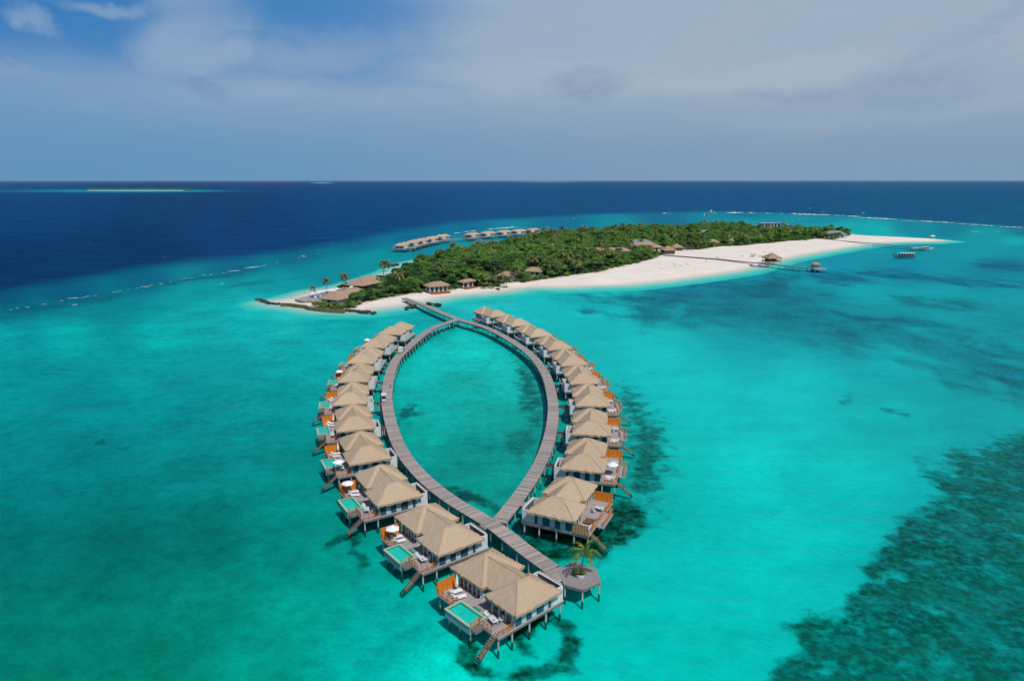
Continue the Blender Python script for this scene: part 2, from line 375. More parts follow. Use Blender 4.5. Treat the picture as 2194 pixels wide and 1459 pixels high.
def grid_rows():
    py = [387.9, 388.25, 388.7, 389.6, 390.6, 391.8] + list(np.arange(393, 470, 1.6)) + list(np.arange(470, 700, 2.6)) + list(np.arange(700, 1500, 4.2)) + [1540, 1600, 1700, 1850]
    px = list(np.arange(-900, -60, 40.)) + list(np.arange(-60, 2260, 4.4)) + list(np.arange(2260, 3140, 40.))
    return np.array(px), np.array(py)
PX, PY = grid_rows()
GX, GY = np.meshgrid(PX, PY); pts = np.c_[GX.ravel(), GY.ravel()]
def sheet(name, z, mat, behind=True):
    """sheet at height(s) z whose vertices lie at the lattice positions; finer near, coarser far"""
    z = np.broadcast_to(z, (len(pts),)).astype(float)
    u = pts[:,0]-1097; v = pts[:,1]-729.5; d = F*S_ + v*C_; h = H - z
    X = h*u/d; Y = h*(F*C_ - v*S_)/d
    V = np.c_[X, Y, z]
    nr, nc = len(PY), len(PX)
    # closing rows under and behind the viewpoint
    last = V[-nc:].copy(); e1 = last.copy(); e1[:,1] = -30; e2 = last.copy(); e2[:,1] = -600; e2[:,0] *= 4
    V = np.r_[V, e1, e2]; nr += 2
    idx = np.arange(nr*nc).reshape(nr, nc)
    a = idx[:-1,:-1].ravel(); b = idx[:-1,1:].ravel(); c = idx[1:,1:].ravel(); dd = idx[1:,:-1].ravel()
    Fq = np.c_[dd, c, b, a]
    me = bpy.data.meshes.new(name)
    me.vertices.add(len(V)); me.vertices.foreach_set('co', V.ravel())
    me.loops.add(Fq.size); me.loops.foreach_set('vertex_index', Fq.ravel().astype(np.int32))
    me.polygons.add(len(Fq)); me.polygons.foreach_set('loop_start', np.arange(0, Fq.size, 4, dtype=np.int32))
    me.polygons.foreach_set('loop_total', np.full(len(Fq), 4, np.int32))
    me.update(); me.validate()
    me.polygons.foreach_set('use_smooth', [True]*len(me.polygons))
    me.materials.append(mat)
    o = bpy.data.objects.new(name, me); C.objects.link(o)
    return o, V, nc
def setattr_(o, name, arr, typ, nc):
    arr = np.asarray(arr, float)
    ext = np.repeat(arr[-nc:][None], 2, 0).reshape((-1,) + arr.shape[1:])
    arr = np.concatenate([arr, ext])
    a = o.data.attributes.new(name, typ, 'POINT')
    if typ == 'FLOAT': a.data.foreach_set('value', arr.astype(np.float32).ravel())
    else: a.data.foreach_set('color', np.c_[arr, np.ones(len(arr))].astype(np.float32).ravel())
def idw(cps, p=3.2):
    c = np.array(cps, float); W = np.zeros(len(pts)); A = np.zeros((len(pts), 3)); col = undo(c[:, 2:])
    for (x, y), k in zip(c[:, :2], col):
        dy = (pts[:,1]-y) * np.where(pts[:,1] < 700, 2.6, 1.2)
        w = 1 / ((pts[:,0]-x)**2 + dy**2 + 300)**(p/2)
        W += w; A += w[:, None]*k
    return A / W[:, None]
CP = [(x, y, a, min(215, g + (30 if (860 < x < 1180 and y > 720) else (9 if 1050 < y < 1260 else 0 if y > 1050 else 14) if (x < 760 and y > 700) else -5)), min(200, b + (26 if (860 < x < 1180 and y > 720) else (8 if 1050 < y < 1260 else -1 if y > 1050 else 12) if (x < 760 and y > 700) else -3))) for x, y, a, g, b in CP]
base = idw(CP)
deepc = idw(DEEPC)
dsd = sdist(pts, DEEPP)
soft = np.interp(pts[:,0], [0, 700, 1100, 1500, 2194], [17, 12, 5, 4, 6])
dm = np.clip(.5 + dsd/soft/2, 0, 1); dm = dm*dm*(3-2*dm)
base = base*(1-dm[:,None]) + deepc*dm[:,None]
# shallows round the far reef island on the left and pale sandbanks on the horizon
for (cx, cy, rx, ry, col) in ((230, 409.5, 260, 3.6, (20,120,150)), (300, 409, 150, 2.4, (30,160,170)), (691, 392.3, 24, 1.0, (120,170,175)), (1175, 390, 70, .9, (110,155,170)), (1650, 389.8, 60, .8, (60,110,140))):
    q = np.sqrt(((pts[:,0]-cx)/rx)**2 + ((pts[:,1]-cy)/ry)**2); w = np.clip(1.6-q*1.2, 0, 1)[:,None]
    base = base*(1-w) + undo([col])*w
pm = np.full(len(pts), -3.0); pc = np.tile(base.mean(0), (len(pts),1)); pf = np.zeros(len(pts))
for poly, col, sf, far in PATCH:
    s = sdist(pts, poly) / sf
    s = np.clip(s, -3, 1.3)
    up = s > pm
    pm = np.where(up, s, pm); pc = np.where(up[:,None], undo([col]), pc); pf = np.where(up, far, pf)

def m_seabed():
    m = NT('seabed_sand_and_seagrass')
    def at_(n, o='Color'):
        a = m.n('ShaderNodeAttribute'); a.attribute_name = n; return a.outputs[o]
    p = m.pos()
    nn = m.noise(m.scale(p, (1, 1, 0)), .24, 6, .62)
    nf = m.noise(m.scale(p, (1, .5, 0)), .050, 7, .66, dist=.7)
    nz = m.n('ShaderNodeMix', data_type='FLOAT'); m.l(at_('far', 'Fac'), nz.inputs[0]); m.l(nn, nz.inputs[2]); m.l(nf, nz.inputs[3])
    t = m.math('ADD', at_('patch', 'Fac'), m.math('MULTIPLY', m.math('SUBTRACT', nz.outputs[0], .5), 7.5))
    k = m.remap(t, -.8, 1.3, 0, 1, True)
    # mottled interior: clearings of paler bottom
    mo = m.noise(m.scale(p, (1, 1, 0)), .75, 3, .6); lowf = m.noise(m.scale(p, (1, 1, 0)), .06, 4, .6)
    clear = m.remap(mo, .42, .75, 0, .36)
    k = m.math('MULTIPLY', k, m.math('SUBTRACT', 1.0, clear))
    # uneven density: thin stands and gaps
    dn = m.noise(m.scale(p, (1, 1, 0)), .16, 4, .6); df = m.noise(m.scale(p, (1, .5, 0)), .028, 6, .62, dist=.6)
    dz = m.n('ShaderNodeMix', data_type='FLOAT'); m.l(at_('far', 'Fac'), dz.inputs[0]); m.l(dn, dz.inputs[2]); m.l(df, dz.inputs[3])
    lo_ = m.n('ShaderNodeMix', data_type='FLOAT'); m.l(at_('far', 'Fac'), lo_.inputs[0]); lo_.inputs[2].default_value = .80; lo_.inputs[3].default_value = .18
    dens = m.remap(m.math('ADD', dz.outputs[0], m.math('MULTIPLY', at_('patch', 'Fac'), .05)), .38, .62, lo_.outputs[0], 1.05, True)
    k = m.math('MULTIPLY', k, dens, clamp=True)
    # broad ripple and blotch variation of the sand
    b1 = m.noise(m.scale(p, (1, 1, 0)), .055, 6, .6, dist=.4); b2 = m.noise(m.scale(p, (1, 1, 0)), .35, 5, .65)
    w3 = m.noise(m.scale(p, (1, 1, 0)), 1.6, 3, .6)
    v = m.math('ADD', m.math('ADD', m.math('MULTIPLY', b1, .38), m.math('MULTIPLY', b2, .42)), m.math('MULTIPLY', w3, .20))
    mw = at_('mottle', 'Fac'); gain = m.math('ADD', 1.0, m.math('MULTIPLY', m.remap(v, .28, .72, -1, 1), m.math('ADD', .12, m.math('MULTIPLY', mw, .30))))
    sp_ = m.remap(m.noise(m.scale(p, (1, 1, 0)), .12, 6, .68, dist=.8), .56, .70, 0, .2); gain = m.math('SUBTRACT', gain, m.math('MULTIPLY', sp_, m.math('ADD', mw, .1)))
    dw = m.noise(m.scale(p, (1, 2.2, 0)), .018, 6, .72); gain = m.math('ADD', gain, m.math('MULTIPLY', at_('deep', 'Fac'), m.remap(dw, .32, .68, -.42, .42)))  # wave light and dark of the open sea, put into the bottom colour
    bc = m.vmath('MULTIPLY', at_('base'), m.n('ShaderNodeCombineXYZ').outputs[0])
    cx = bc.node; gg = m.n('ShaderNodeCombineXYZ')
    for i in range(3): m.l(gain, gg.inputs[i])
    m.l(gg.outputs[0], cx.inputs[1])
    pg = m.vmath('MULTIPLY', at_('patchcol'), (1, 1, 1))
    g2 = m.n('ShaderNodeCombineXYZ'); gv = m.math('ADD', m.remap(mo, .3, .7, .44, .76), m.remap(lowf, .35, .65, 0, .42))
    for i in range(3): m.l(gv, g2.inputs[i])
    m.l(g2.outputs[0], pg.node.inputs[1])
    col = m.mix(k, bc, pg)
    return m.done(m.bsdf(col, 1.0, 0.0))
SB, _, nc = sheet('seabed', -1.15, m_seabed())
setattr_(SB, 'base', base, 'FLOAT_COLOR', nc); setattr_(SB, 'patchcol', pc, 'FLOAT_COLOR', nc)
setattr_(SB, 'patch', pm, 'FLOAT', nc); setattr_(SB, 'far', pf, 'FLOAT', nc); setattr_(SB, 'deep', dm, 'FLOAT', nc)
mot = np.clip((1230-pts[:,0])/160, 0, 1)*np.clip((pts[:,1]-560)/120, 0, 1); setattr_(SB, 'mottle', mot, 'FLOAT', nc)
tag(SB, kind='structure')

def m_water():
    m = NT('sea_water')
    a = m.n('ShaderNodeAttribute'); a.attribute_name = 'depth'
    p = m.pos()
    g = m.n('ShaderNodeNewGeometry')
    cam = m.n('ShaderNodeCameraData')
    vr = m.n('ShaderNodeVectorRotate', rotation_type='Z_AXIS'); vr.inputs['Angle'].default_value = R(28); m.l(p, vr.inputs['Vector'])
    w1 = m.noise(m.scale(vr.outputs[0], (.4, 1.0, 0)), .6, 5, .7, dist=.3); w2 = m.noise(m.scale(p, (.35, 1.0, 0)), .13, 4, .6)
    w3 = m.noise(m.scale(p, (.3, 1.0, 0)), .02, 4, .65)
    hh = m.math('ADD', m.math('MULTIPLY', w1, .25), m.math('ADD', m.math('MULTIPLY', w2, 1.2), m.math('MULTIPLY', w3, 4.0)))
    nm = m.bump(hh, .55, .9)
    # uneven reflection off wave facets, painted as a small change of tint
    w0 = m.noise(m.scale(vr.outputs[0], (.5, 1.0, 0)), 1.7, 3, .6, dist=.4)
    wv = m.math('ADD', m.math('ADD', m.math('MULTIPLY', w1, .32), m.math('MULTIPLY', w0, .32)), m.math('ADD', m.math('MULTIPLY', w2, .25), m.math('MULTIPLY', w3, .15)))
    dk = m.remap(wv, .36, .64, .83, 1.17)
    t = m.mix(a.outputs['Fac'], (1, 1, 1), TINT)
    tv = m.vmath('MULTIPLY', t, (1, 1, 1)); cb = m.n('ShaderNodeCombineXYZ')
    dkk = m.math('MINIMUM', m.math('ADD', 1.0, m.math('MULTIPLY', m.math('SUBTRACT', dk, 1.0), a.outputs['Fac'])), 1.1)
    for i in range(3): m.l(dkk, cb.inputs[i])
    m.l(cb.outputs[0], tv.node.inputs[1])
    tr = m.n('ShaderNodeBsdfTransparent'); m.l(tv, tr.inputs[0])
    gl = m.n('ShaderNodeBsdfGlossy'); gl.inputs['Roughness'].default_value = .16; m.l(nm, gl.inputs['Normal'])
    gl.inputs['Color'].default_value = (.45, .82, 1, 1)
    fr = m.n('ShaderNodeFresnel'); fr.inputs['IOR'].default_value = 1.33; m.l(nm, fr.inputs['Normal'])
    mx = m.n('ShaderNodeMixShader'); m.l(m.math('MINIMUM', m.math('MULTIPLY', fr.outputs[0], .45), .085), mx.inputs[0])
    m.l(tr.outputs[0], mx.inputs[1]); m.l(gl.outputs[0], mx.inputs[2])
    return m.done(mx.outputs[0])
WT, V, nc = sheet('sea_water', 0.0, m_water())
sdw = np.full(len(pts), -50.0)
near = (pts[:,1] > 480) & (pts[:,1] < 700)
sdw[near] = sdist(V[:len(pts)][near][:, :2], SHW)
dep = np.clip(-ground_z(sdw)/1.15, 0, 1)
setattr_(WT, 'depth', dep, 'FLOAT', nc)
tag(WT, kind='structure')

# ------------------------------------------------------------------ island ground
def m_sand():
    m = NT('coral_sand')
    a = m.n('ShaderNodeAttribute'); a.attribute_name = 'veg'
    p = m.pos(); sp = m.n('ShaderNodeSeparateXYZ'); m.l(p, sp.inputs[0])
    n1 = m.noise(p, .06, 5, .6); n2 = m.noise(p, .9, 4, .6)
    v = m.math('ADD', m.math('MULTIPLY', n1, .55), m.math('MULTIPLY', n2, .45))
    dry = m.mix(m.remap(v, .3, .7), (.61, .53, .46), (.75, .67, .59))
    wet = m.remap(sp.outputs[2], .05, .55, 1, 0, True)
    c = m.mix(m.math('MULTIPLY', wet, .5), dry, (.50, .42, .34))
    under = m.remap(sp.outputs[2], -1.3, 0, 1, 0); c = m.mix(m.math('MULTIPLY', under, .35), c, (.35, .45, .42))
    k = m.remap(m.math('ADD', a.outputs['Fac'], m.math('MULTIPLY', m.math('SUBTRACT', m.noise(p, .35, 4, .6), .5), 5)), -.6, 1.2, 0, 1, True)
    c = m.mix(k, c, m.mix(n2, (.035, .06, .015), (.10, .12, .04)))
    return m.done(m.bsdf(c, .95, .1, m.bump(n2, .2, .1)))
def island():
    mn = SHW.min(0) - 24; mx = SHW.max(0) + 24
    xs = np.arange(mn[0], mx[0], 2.6); ys = np.arange(mn[1], mx[1], 2.6)
    X, Y = np.meshgrid(xs, ys); P = np.c_[X.ravel(), Y.ravel()]
    sd = sdist(P, SHW) + RN.normal(0, .12, len(P)); z = ground_z(sd)
    wob = .25*np.sin(P[:,0]*.11+P[:,1]*.05) * np.clip(sd/20, 0, 1); z = z + np.maximum(wob, -.2)
    keep = sd > -23.5
    vs = sdist(P, VGW)
    nid = -np.ones(len(P), int); nid[keep] = np.arange(keep.sum())
    idx = np.arange(len(P)).reshape(len(ys), len(xs))
    q = np.c_[idx[:-1,:-1].ravel(), idx[:-1,1:].ravel(), idx[1:,1:].ravel(), idx[1:,:-1].ravel()]
    q = q[keep[q].all(1)]; q = nid[q]
    me = bpy.data.meshes.new('island_ground')
    me.from_pydata(np.c_[P, z][keep].tolist(), [], q.tolist())
    me.polygons.foreach_set('use_smooth', [True]*len(me.polygons))
    a = me.attributes.new('veg', 'FLOAT', 'POINT'); a.data.foreach_set('value', np.clip(vs[keep]/2.5, -4, 3).astype(np.float32))
    me.materials.append(m_sand())
    o = bpy.data.objects.new('island_ground', me); C.objects.link(o); tag(o, kind='structure')
island()

# ------------------------------------------------------------------ foam
def foam():
    b = MB()
    def streak(x0, y0, x1, y1, th):
        n = max(4, int(abs(x1-x0)/2.2)); top = []; bot = []
        for i in range(n+1):
            t = i/n; x = x0+(x1-x0)*t; y = y0+(y1-y0)*t
            e = math.sin(math.pi*min(1, max(0, t)))**.45 * th * random.choice((.02, .12, .3, .5, .75)) * random.uniform(.5, 1.0)
            top.append(at(x, y - e*.6)); bot.append(at(x, y + e*.4))
        vs = [(p[0], p[1], .06) for p in top] + [(p[0], p[1], .05) for p in bot] + [((p[0]+q[0])/2, (p[1]+q[1])/2, .12) for p, q in zip(top, bot)]
        m = n+1; fs = []
        for i in range(n):
            fs += [(i, 2*m+i, 2*m+i+1, i+1), (2*m+i, m+i, m+i+1, 2*m+i+1)]
        b.add(vs, fs)
    S = [(145,639.5,168,638,1.6),(184,635.5,193,634.5,1.1),(154,653.5,166,652.5,1.2),(308,614.8,319,614,1.6),(488,582,510,579.5,1.8),(522,575,557,571,2.0),(644,549,653,548,1.4),(472,608,480,607.5,1),
      (972,500,986,499.2,1.8),(989,497.5,1023,494,2.4),(1044,492,1108,486,2.6),(1066,490,1100,488,2.2),(1171,487,1178,487,1),(1419,457.5,1438,456.5,2),(1526,456,1536,455.5,1.4),(1556,456.4,1594,455.6,2.4),
      (1552,456,1592,456.2,1.8),(1601,456.2,1622,456.5,1.6),(1636,457,1658,457.4,1.6),(1671,458,1680,458,3),(1690,457.5,1781,461,2.8),(1700,459.5,1760,461,1.8),(1785,461.5,1812,463,1.2),(1816,463.5,1843,464.2,3.4),(1838,467,1850,467,1.6),(1845,466.5,1925,470.5,2.6),
      (1930,471.5,1958,473.5,1.2),(1959,473.5,2046,477.5,2.8),(2048,479,2070,480.5,2.2),(2066,480,2133,484.5,1.8),(2140,485.5,2194,488,2.4),(2135,497,2142,497,2),(2080,496.5,2100,496.8,1),(1710,470.5,1716,470.5,1.2),(1732,446.8,1738,446.8,1.2),(1846,456.5,1854,456.5,1.6),(1762,453,1766,453,1)]
    for x0, y0, x1, y1, th in S: streak(x0, y0, x1, y1, th)
    crest = [(20,664),(108,650),(225,628.5),(305,615.5),(415,594),(510,581),(560,571.5),(640,553),(700,541)]
    for (xa, ya), (xb, yb) in zip(crest, crest[1:]):                   # faint thin surf line along the reef crest
        x = xa
        while x < xb-3:
            L = random.uniform(3, 11)
            if random.random() < .38:
                y = ya+(yb-ya)*(x-xa)/(xb-xa)+random.uniform(-1, 1); streak(x, y, x+L, y+(yb-ya)/(xb-xa)*L, random.uniform(.15, .38))
            x += L+random.uniform(1, 8)
    for i in range(70):                                   # whitecaps on the open sea
        x = random.uniform(-150, 2350); y = random.uniform(402, 600)
        if sdist(np.array([[x, y]]), DEEPP)[0] < 3: continue
        w = random.uniform(.6, 1.8); streak(x, y, x+w, y+random.uniform(-.1, .1), random.uniform(.15, .4))
    for i in range(30):
        x = random.uniform(1130, 1700); y = random.uniform(462, 480)
        if y > 474 and x < 1560: continue
        w = random.uniform(1, 3); streak(x, y, x+w, y, random.uniform(.3, .7))
    m = NT('foam'); k = m.remap(m.noise(m.pos(), .5, 4, .6), .3, .7)
    mat = m.done(m.bsdf(m.mix(k, (.62, .70, .72), (.85, .87, .87)), .9, .1))
    tag(b.build('sea_foam', mat), kind='stuff')
foam()

# ------------------------------------------------------------------ roofs
SL = .63
def hip(b, x0, x1, y0, y1, ze, slope=SL, gable_y=False, th=.32, jit=.075, res=.45, seed=1):
    """thatched hip roof: noisy slopes with a thick ragged eave"""
    rr = random.Random(seed)
    w, d = x1-x0, y1-y0
    nx = max(6, int(w/res)); ny = max(6, int(d/res))
    if gable_y: hmax = w/2*slope
    else: hmax = min(w, d)/2*slope
    def hgt(x, y):
        e = min(x-x0, x1-x)
        if not gable_y: e = min(e, y-y0, y1-y)
        return ze + slope*e
    # lattice lines through the ridge ends so that hips stay sharp
    vs = []; fs = []
    half = min(w, d)/2
    def cuts(a, c, n):
        L = list(np.linspace(a, c, n+1))
        return L
    if gable_y:
        k = max(4, int(w/2/res)); xs = list(np.linspace(x0, x0+w/2, k+1)) + list(np.linspace(x0+w/2, x1, k+1))[1:]; ys = cuts(y0, y1, ny)
    else:
        k = max(4, int(half/res)); t = np.linspace(0, half, k+1)
        xs = list(x0+t); ys = list(y0+t)
        if w > 2*half+.01: xs += list(np.linspace(x0+half, x1-half, max(2, int((w-2*half)/res))+1))[1:-1]+[x1-half]
        if d > 2*half+.01: ys += list(np.linspace(y0+half, y1-half, max(2, int((d-2*half)/res))+1))[1:-1]+[y1-half]
        xs += list(x1-t[::-1])[1:] if abs(xs[-1]-(x1-half)) < 1e-6 else list(x1-t[::-1])
        ys += list(y1-t[::-1])[1:] if abs(ys[-1]-(y1-half)) < 1e-6 else list(y1-t[::-1])
    NX, NY = len(xs), len(ys)
    for j, y in enumerate(ys):
        for i, x in enumerate(xs):
            edge = i in (0, NX-1) or j in (0, NY-1)
            z = hgt(x, y)
            dx = rr.uniform(-jit, jit)*1.3 if edge else 0; dy = rr.uniform(-jit, jit)*1.3 if edge else 0
            vs.append((x+dx, y+dy, z + rr.uniform(-jit, jit)*(.9 if edge else .45) - (0.05 if edge else 0)))
    for j in range(NY-1):
        for i in range(NX-1):
            a, bb, c, e = j*NX+i, j*NX+i+1, (j+1)*NX+i+1, (j+1)*NX+i
            # split along the hip
            za, zb, zc, ze_ = vs[a][2], vs[bb][2], vs[c][2], vs[e][2]
            left = i < NX/2-.5; low = j < NY/2-.5
            if (left and low) or (not left and not low): fs += [(a, bb, c), (a, c, e)]
            else: fs += [(a, bb, e), (bb, c, e)]
    ring = [j for j in range(NX)] + [j*NX+NX-1 for j in range(1, NY)] + [(NY-1)*NX+i for i in range(NX-2, -1, -1)] + [j*NX for j in range(NY-2, 0, -1)]
    n0 = len(vs); cx, cy = (x0+x1)/2, (y0+y1)/2
    for k in ring:
        x, y, z = vs[k]; vs.append((x+(cx-x)*.012, y+(cy-y)*.012, z-th+rr.uniform(-.2, .05)))
    n1 = len(vs)
    for k in ring:
        x, y, z = vs[k]; vs.append((cx+(x-cx)*.86, cy+(y-cy)*.86, ze-th+.25))
    m = len(ring)
    for i in range(m):
        i2 = (i+1) % m
        fs.append((ring[i], n0+i, n0+i2, ring[i2])); fs.append((n0+i, n1+i, n1+i2, n0+i2))
    b.add(vs, fs)
def hipcaps(b, x0, x1, y0, y1, ze, slope=SL, r=.11):
    w, d = x1-x0, y1-y0; h = min(w, d)/2; z = ze+slope*h
    if w >= d: A = (x0+h, (y0+y1)/2, z); B = (x1-h, (y0+y1)/2, z); prs = [((x0,y0),A),((x0,y1),A),((x1,y0),B),((x1,y1),B)]
    else: A = ((x0+x1)/2, y0+h, z); B = ((x0+x1)/2, y1-h, z); prs = [((x0,y0),A),((x1,y0),A),((x0,y1),B),((x1,y1),B)]
    for (cx, cy), P in prs: b.tube([(cx, cy, ze+.0), P], [r*.8, r], 6)
    if abs(w-d) > .05: b.tube([A, B], [r*1.2, r*1.2], 6)

# ------------------------------------------------------------------ overwater villa
DZ = 2.2; EZ = 4.75
def railing(b, p, q, h=.95, step=1.0):
    p = np.array(p, float); q = np.array(q, float); L = np.linalg.norm(q-p); n = max(1, round(L/step))
    up = np.array((0, 0, 1.0))
    b.bar(p+up*h, q+up*h, .09, .06); b.bar(p+up*.15, q+up*.15, .05, .05)
    for i in range(n+1):
        a = p+(q-p)*i/n; b.bar(a, a+up*(h+.06), .08, .08)
    for i in range(n):
        a = p+(q-p)*(i+.05)/n; c = p+(q-p)*(i+.95)/n
        b.bar(a+up*.17, c+up*(h-.05), .04, .04); b.bar(c+up*.17, a+up*(h-.05), .04, .04)
def post_mesh(h0=-1.25, h1=1.6, r=.15):
    b = MB(); b.tube([(0,0,h0),(0,0,h1)], [r, r*.95], 10); return b
PILE = None
def add_pile(parent, x, y, mirror=False, big=False):
    global PILE
    if PILE is None:
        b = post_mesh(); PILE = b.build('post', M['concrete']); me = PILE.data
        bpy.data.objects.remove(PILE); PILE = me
    o = bpy.data.objects.new('post', PILE); C.objects.link(o); o.parent = parent; o.location = (-x if mirror else x, y, 0)
    return o

def make_villa(label, pool=True, mir=False):
    t = thing('overwater_villa', label, 'villa')
    def mb(): return MB(mir)
    b = mb()
    if pool:
        b.box(-10.15, .9, 1.0, 14.3, 2.0, DZ); b.box(.9, 2.3, 1.0, 5.0, 2.0, DZ); b.box(.9, 2.3, 10.4, 14.3, 2.0, DZ)
    else:
        b.box(-10.15, 2.3, 1.0, 14.3, 2.0, DZ)
    b.build('deck', M['deck'], t)
    b = mb()
    b.box(-10.08, 2.2, 1.06, 1.3, 1.62, 2.0); b.box(-10.08, 2.2, 14.0, 14.24, 1.62, 2.0)
    b.box(-10.08, 2.2, 7.4, 7.64, 1.62, 2.0); b.box(-10.08, -9.88, 1.3, 14.0, 1.66, 2.0)
    b.box(2.0, 2.2, 1.3, 4.9, 1.66, 2.0); b.box(2.0, 2.2, 10.5, 14.0, 1.66, 2.0)
    for x in (-7.0, -3.8, -.6): b.box(x, x+.2, 1.3, 14.0, 1.7, 1.998)
    b.build('beam', M['beam'], t)
    for x in (-9.7, -6.9, -3.7, -.5, 1.95):
        for y in (1.35, 7.5, 13.9): add_pile(t, x, y, mir)
    # roof: two hipped volumes and the link between them
    b = mb()
    hip(b, -8.7, 0, 0, 6.6, EZ, seed=3); hip(b, -9.2, -.9, 8.0, 15.3, EZ, seed=5)
    hip(b, -8.0, -1.75, 3.4, 11.6, EZ+.02, gable_y=True, seed=6)
    rf = b.build('roof', M['thatch'], t)
    b = mb()
    hipcaps(b, -8.7, 0, 0, 6.6, EZ); hipcaps(b, -9.2, -.9, 8.0, 15.3, EZ)
    b.tube([(-4.875, 3.4, EZ+SL*3.12), (-4.875, 11.6, EZ+SL*3.12)], [.13, .13], 6)
    b.build('ridge_cap', M['thatch_cap'], rf)
    # walls
    b = mb()
    b.box(-8.0, -.8, 1.15, 5.9, DZ, 4.72); b.box(-8.3, -1.7, 8.8, 14.15, DZ, 4.72); b.box(-7.4, -2.3, 5.9, 8.8, DZ, 4.72)
    b.build('wall', M['panel'], t)
    # bath court
    b = mb()
    b.box(-10.05, -8.0, 1.12, 1.30, DZ-.06, 4.45); b.build('court_wall', M['white'], t)
    b = mb(); b.box(-10.05, -8.3, 6.0, 6.18, DZ-.06, 4.45); b.build('court_wall', M['white'], t)
    b = mb(); b.box(-10.05, -9.92, 1.30, 6.0, DZ-.06, 4.3); b.build('court_side', M['beam'], t)
    b = mb(); b.box(-10.09, -9.86, 1.30, 6.0, 4.3, 4.42); b.build('court_coping', M['white'], t)
    for k in range(4):
        b = mb(); y = 1.45+k*1.18; b.box(-10.14, -10.05, y, y+.95, DZ+.05, 4.6); b.build('cladding_panel', M['white'], t)
    b = mb(); b.box(-9.7, -8.9, 2.0, 3.6, DZ+.003, DZ+.55); b.build('bathtub', M['white'], t)
    # shutters on the broad side
    x = -.86
    for w, blue in ((1.15, 1), (.92, 0), (1.0, 1), (.92, 0), (1.35, 1), (.92, 0), (.55, 1)):
        b = mb(); y0 = 1.08 if blue else 1.11
        b.box(x-w+.03, x-.03, y0, 1.16, DZ+.04, 4.6)
        b.build('shutter' if blue else 'wall_panel', M['blue'] if blue else M['panel'], t); x -= w
    for k in range(3):
        b = mb(); x = -2.2-k*2.0; b.box(x-1.1, x, 8.72, 8.81, DZ+.1, 4.5); b.build('shutter', M['blue'], t)
    # glazing to the deck
    for (xx, y0, y1, n) in ((-.8, 1.5, 5.6, 3), (-1.7, 9.1, 13.9, 5)):
        for k in range(n):
            w = (y1-y0)/n; b = mb(); b.box(xx-.02, xx+.05, y0+k*w+.12, y0+(k+1)*w-.12, DZ+.05, 4.45)
            g = b.build('glass_door', M['glass'], t)
            b = mb(); q = y0+k*w+.06
            b.box(xx-.01, xx+.09, q, q+.1, DZ+.02, 4.5); b.box(xx-.01, xx+.09, y0+(k+1)*w-.16, y0+(k+1)*w-.06, DZ+.02, 4.5)
            b.build('door_frame', M['white'], g)
    b = mb(); b.box(-8.36, -8.28, 9.6, 10.6, DZ+.03, 4.3); b.build('entrance_door', M['brown'], t)
    for k in range(2):
        b = mb(); y = 11.3+k*1.4; b.box(-8.36, -8.28, y, y+.8, 2.9, 4.2); b.build('window', M['glass'], t)
    for k in range(2):
        b = mb(); b.box(-2.36 if k else -2.30, -2.24, 6.2+k*1.3, 7.2+k*1.3, DZ+.05, 4.4); b.build('window', M['blue'], t)
    # privacy screen of orange boards
    b = mb(); b.box(-1.4, 2.24, 14.20, 14.26, DZ+.05, DZ+1.75); sc = b.build('privacy_screen', M['screenh'], t)
    b = mb()
    for k in range(5): xx = -1.4+k*.9; b.box(xx-.05, xx+.05, 14.14, 14.32, DZ, DZ+1.85)
    b.box(-1.4, 2.24, 14.16, 14.30, DZ+1.75, DZ+1.84); b.build('screen_frame', M['rail'], sc)
    # railings
    segs = [((2.2, 10.7), (2.2, 14.1)), ((2.2, 2.4), (2.2, 4.9)), ((2.2, 1.1), (-.55, 1.1))]
    if pool: segs += [((1.35, 10.65), (2.1, 10.65)), ((2.3, 4.92), (3.6, 4.92))]
    else: segs += [((2.2, 6.0), (2.2, 9.4)), ((3.5, 4.95), (3.5, 10.4)), ((3.5, 10.4), (2.3, 10.4))]
    for p, q in segs:
        b = mb(); railing(b, p+(DZ,), q+(DZ,)); b.build('railing', M['rail'], t)
    if pool:
        b = mb()
        x0, x1, y0, y1 = .9, 3.75, 5.0, 10.4; w = .22
        b.box(x0, x1, y0, y0+w, 1.18, 2.48); b.box(x0, x1, y1-w, y1, 1.18, 2.48); b.box(x0, x0+w, y0+w, y1-w, 1.18, 2.48); b.box(x1-w, x1, y0+w, y1-w, 1.18, 2.40); b.box(x0+w, x1-w, y0+w, y1-w, 1.18, 1.3)
        pl = b.build('plunge_pool', M['tank'], t)
        b = mb(); b.box(x0-.08, x1+.12, y0-.06, y0+w+.04, 2.48, 2.55); b.box(x0-.08, x1+.12, y1-w-.04, y1+.06, 2.48, 2.55); b.box(x0-.08, x0+w+.04, y0+w+.04, y1-w-.04, 2.48, 2.55); b.box(x1-w-.04, x1+.12, y0+w+.04, y1-w-.04, 2.44, 2.51)
        b.build('pool_rim', M['rim'], pl)
        b = mb(); b.box(x0+w, x0+w+.28, y0+w, y1-w, 1.3, 2.44); b.box(x0+w+.28, x1-w, y1-w-.26, y1-w, 1.3, 2.44); b.box(x0+w+.28, x1-w, y0+w, y0+w+.2, 1.3, 2.44)
        b.build('pool_tile', M['tile'], pl)
        b = mb(); b.box(x0+w+.28, x1-w, y0+w+.2, y1-w-.26, 1.3, 2.39); b.build('pool_surface', M['pool'], pl)
        for k in range(3):
            b = mb(); b.box(.05+k*.26, .05+k*.26+.2, 7.0, 8.3, DZ+.004, DZ+.09+k*.1); b.build('pool_step', M['tile'], t)
        for y in (5.4, 7.7, 10.0): add_pile(t, 3.3, y, mir)
    b = mb()
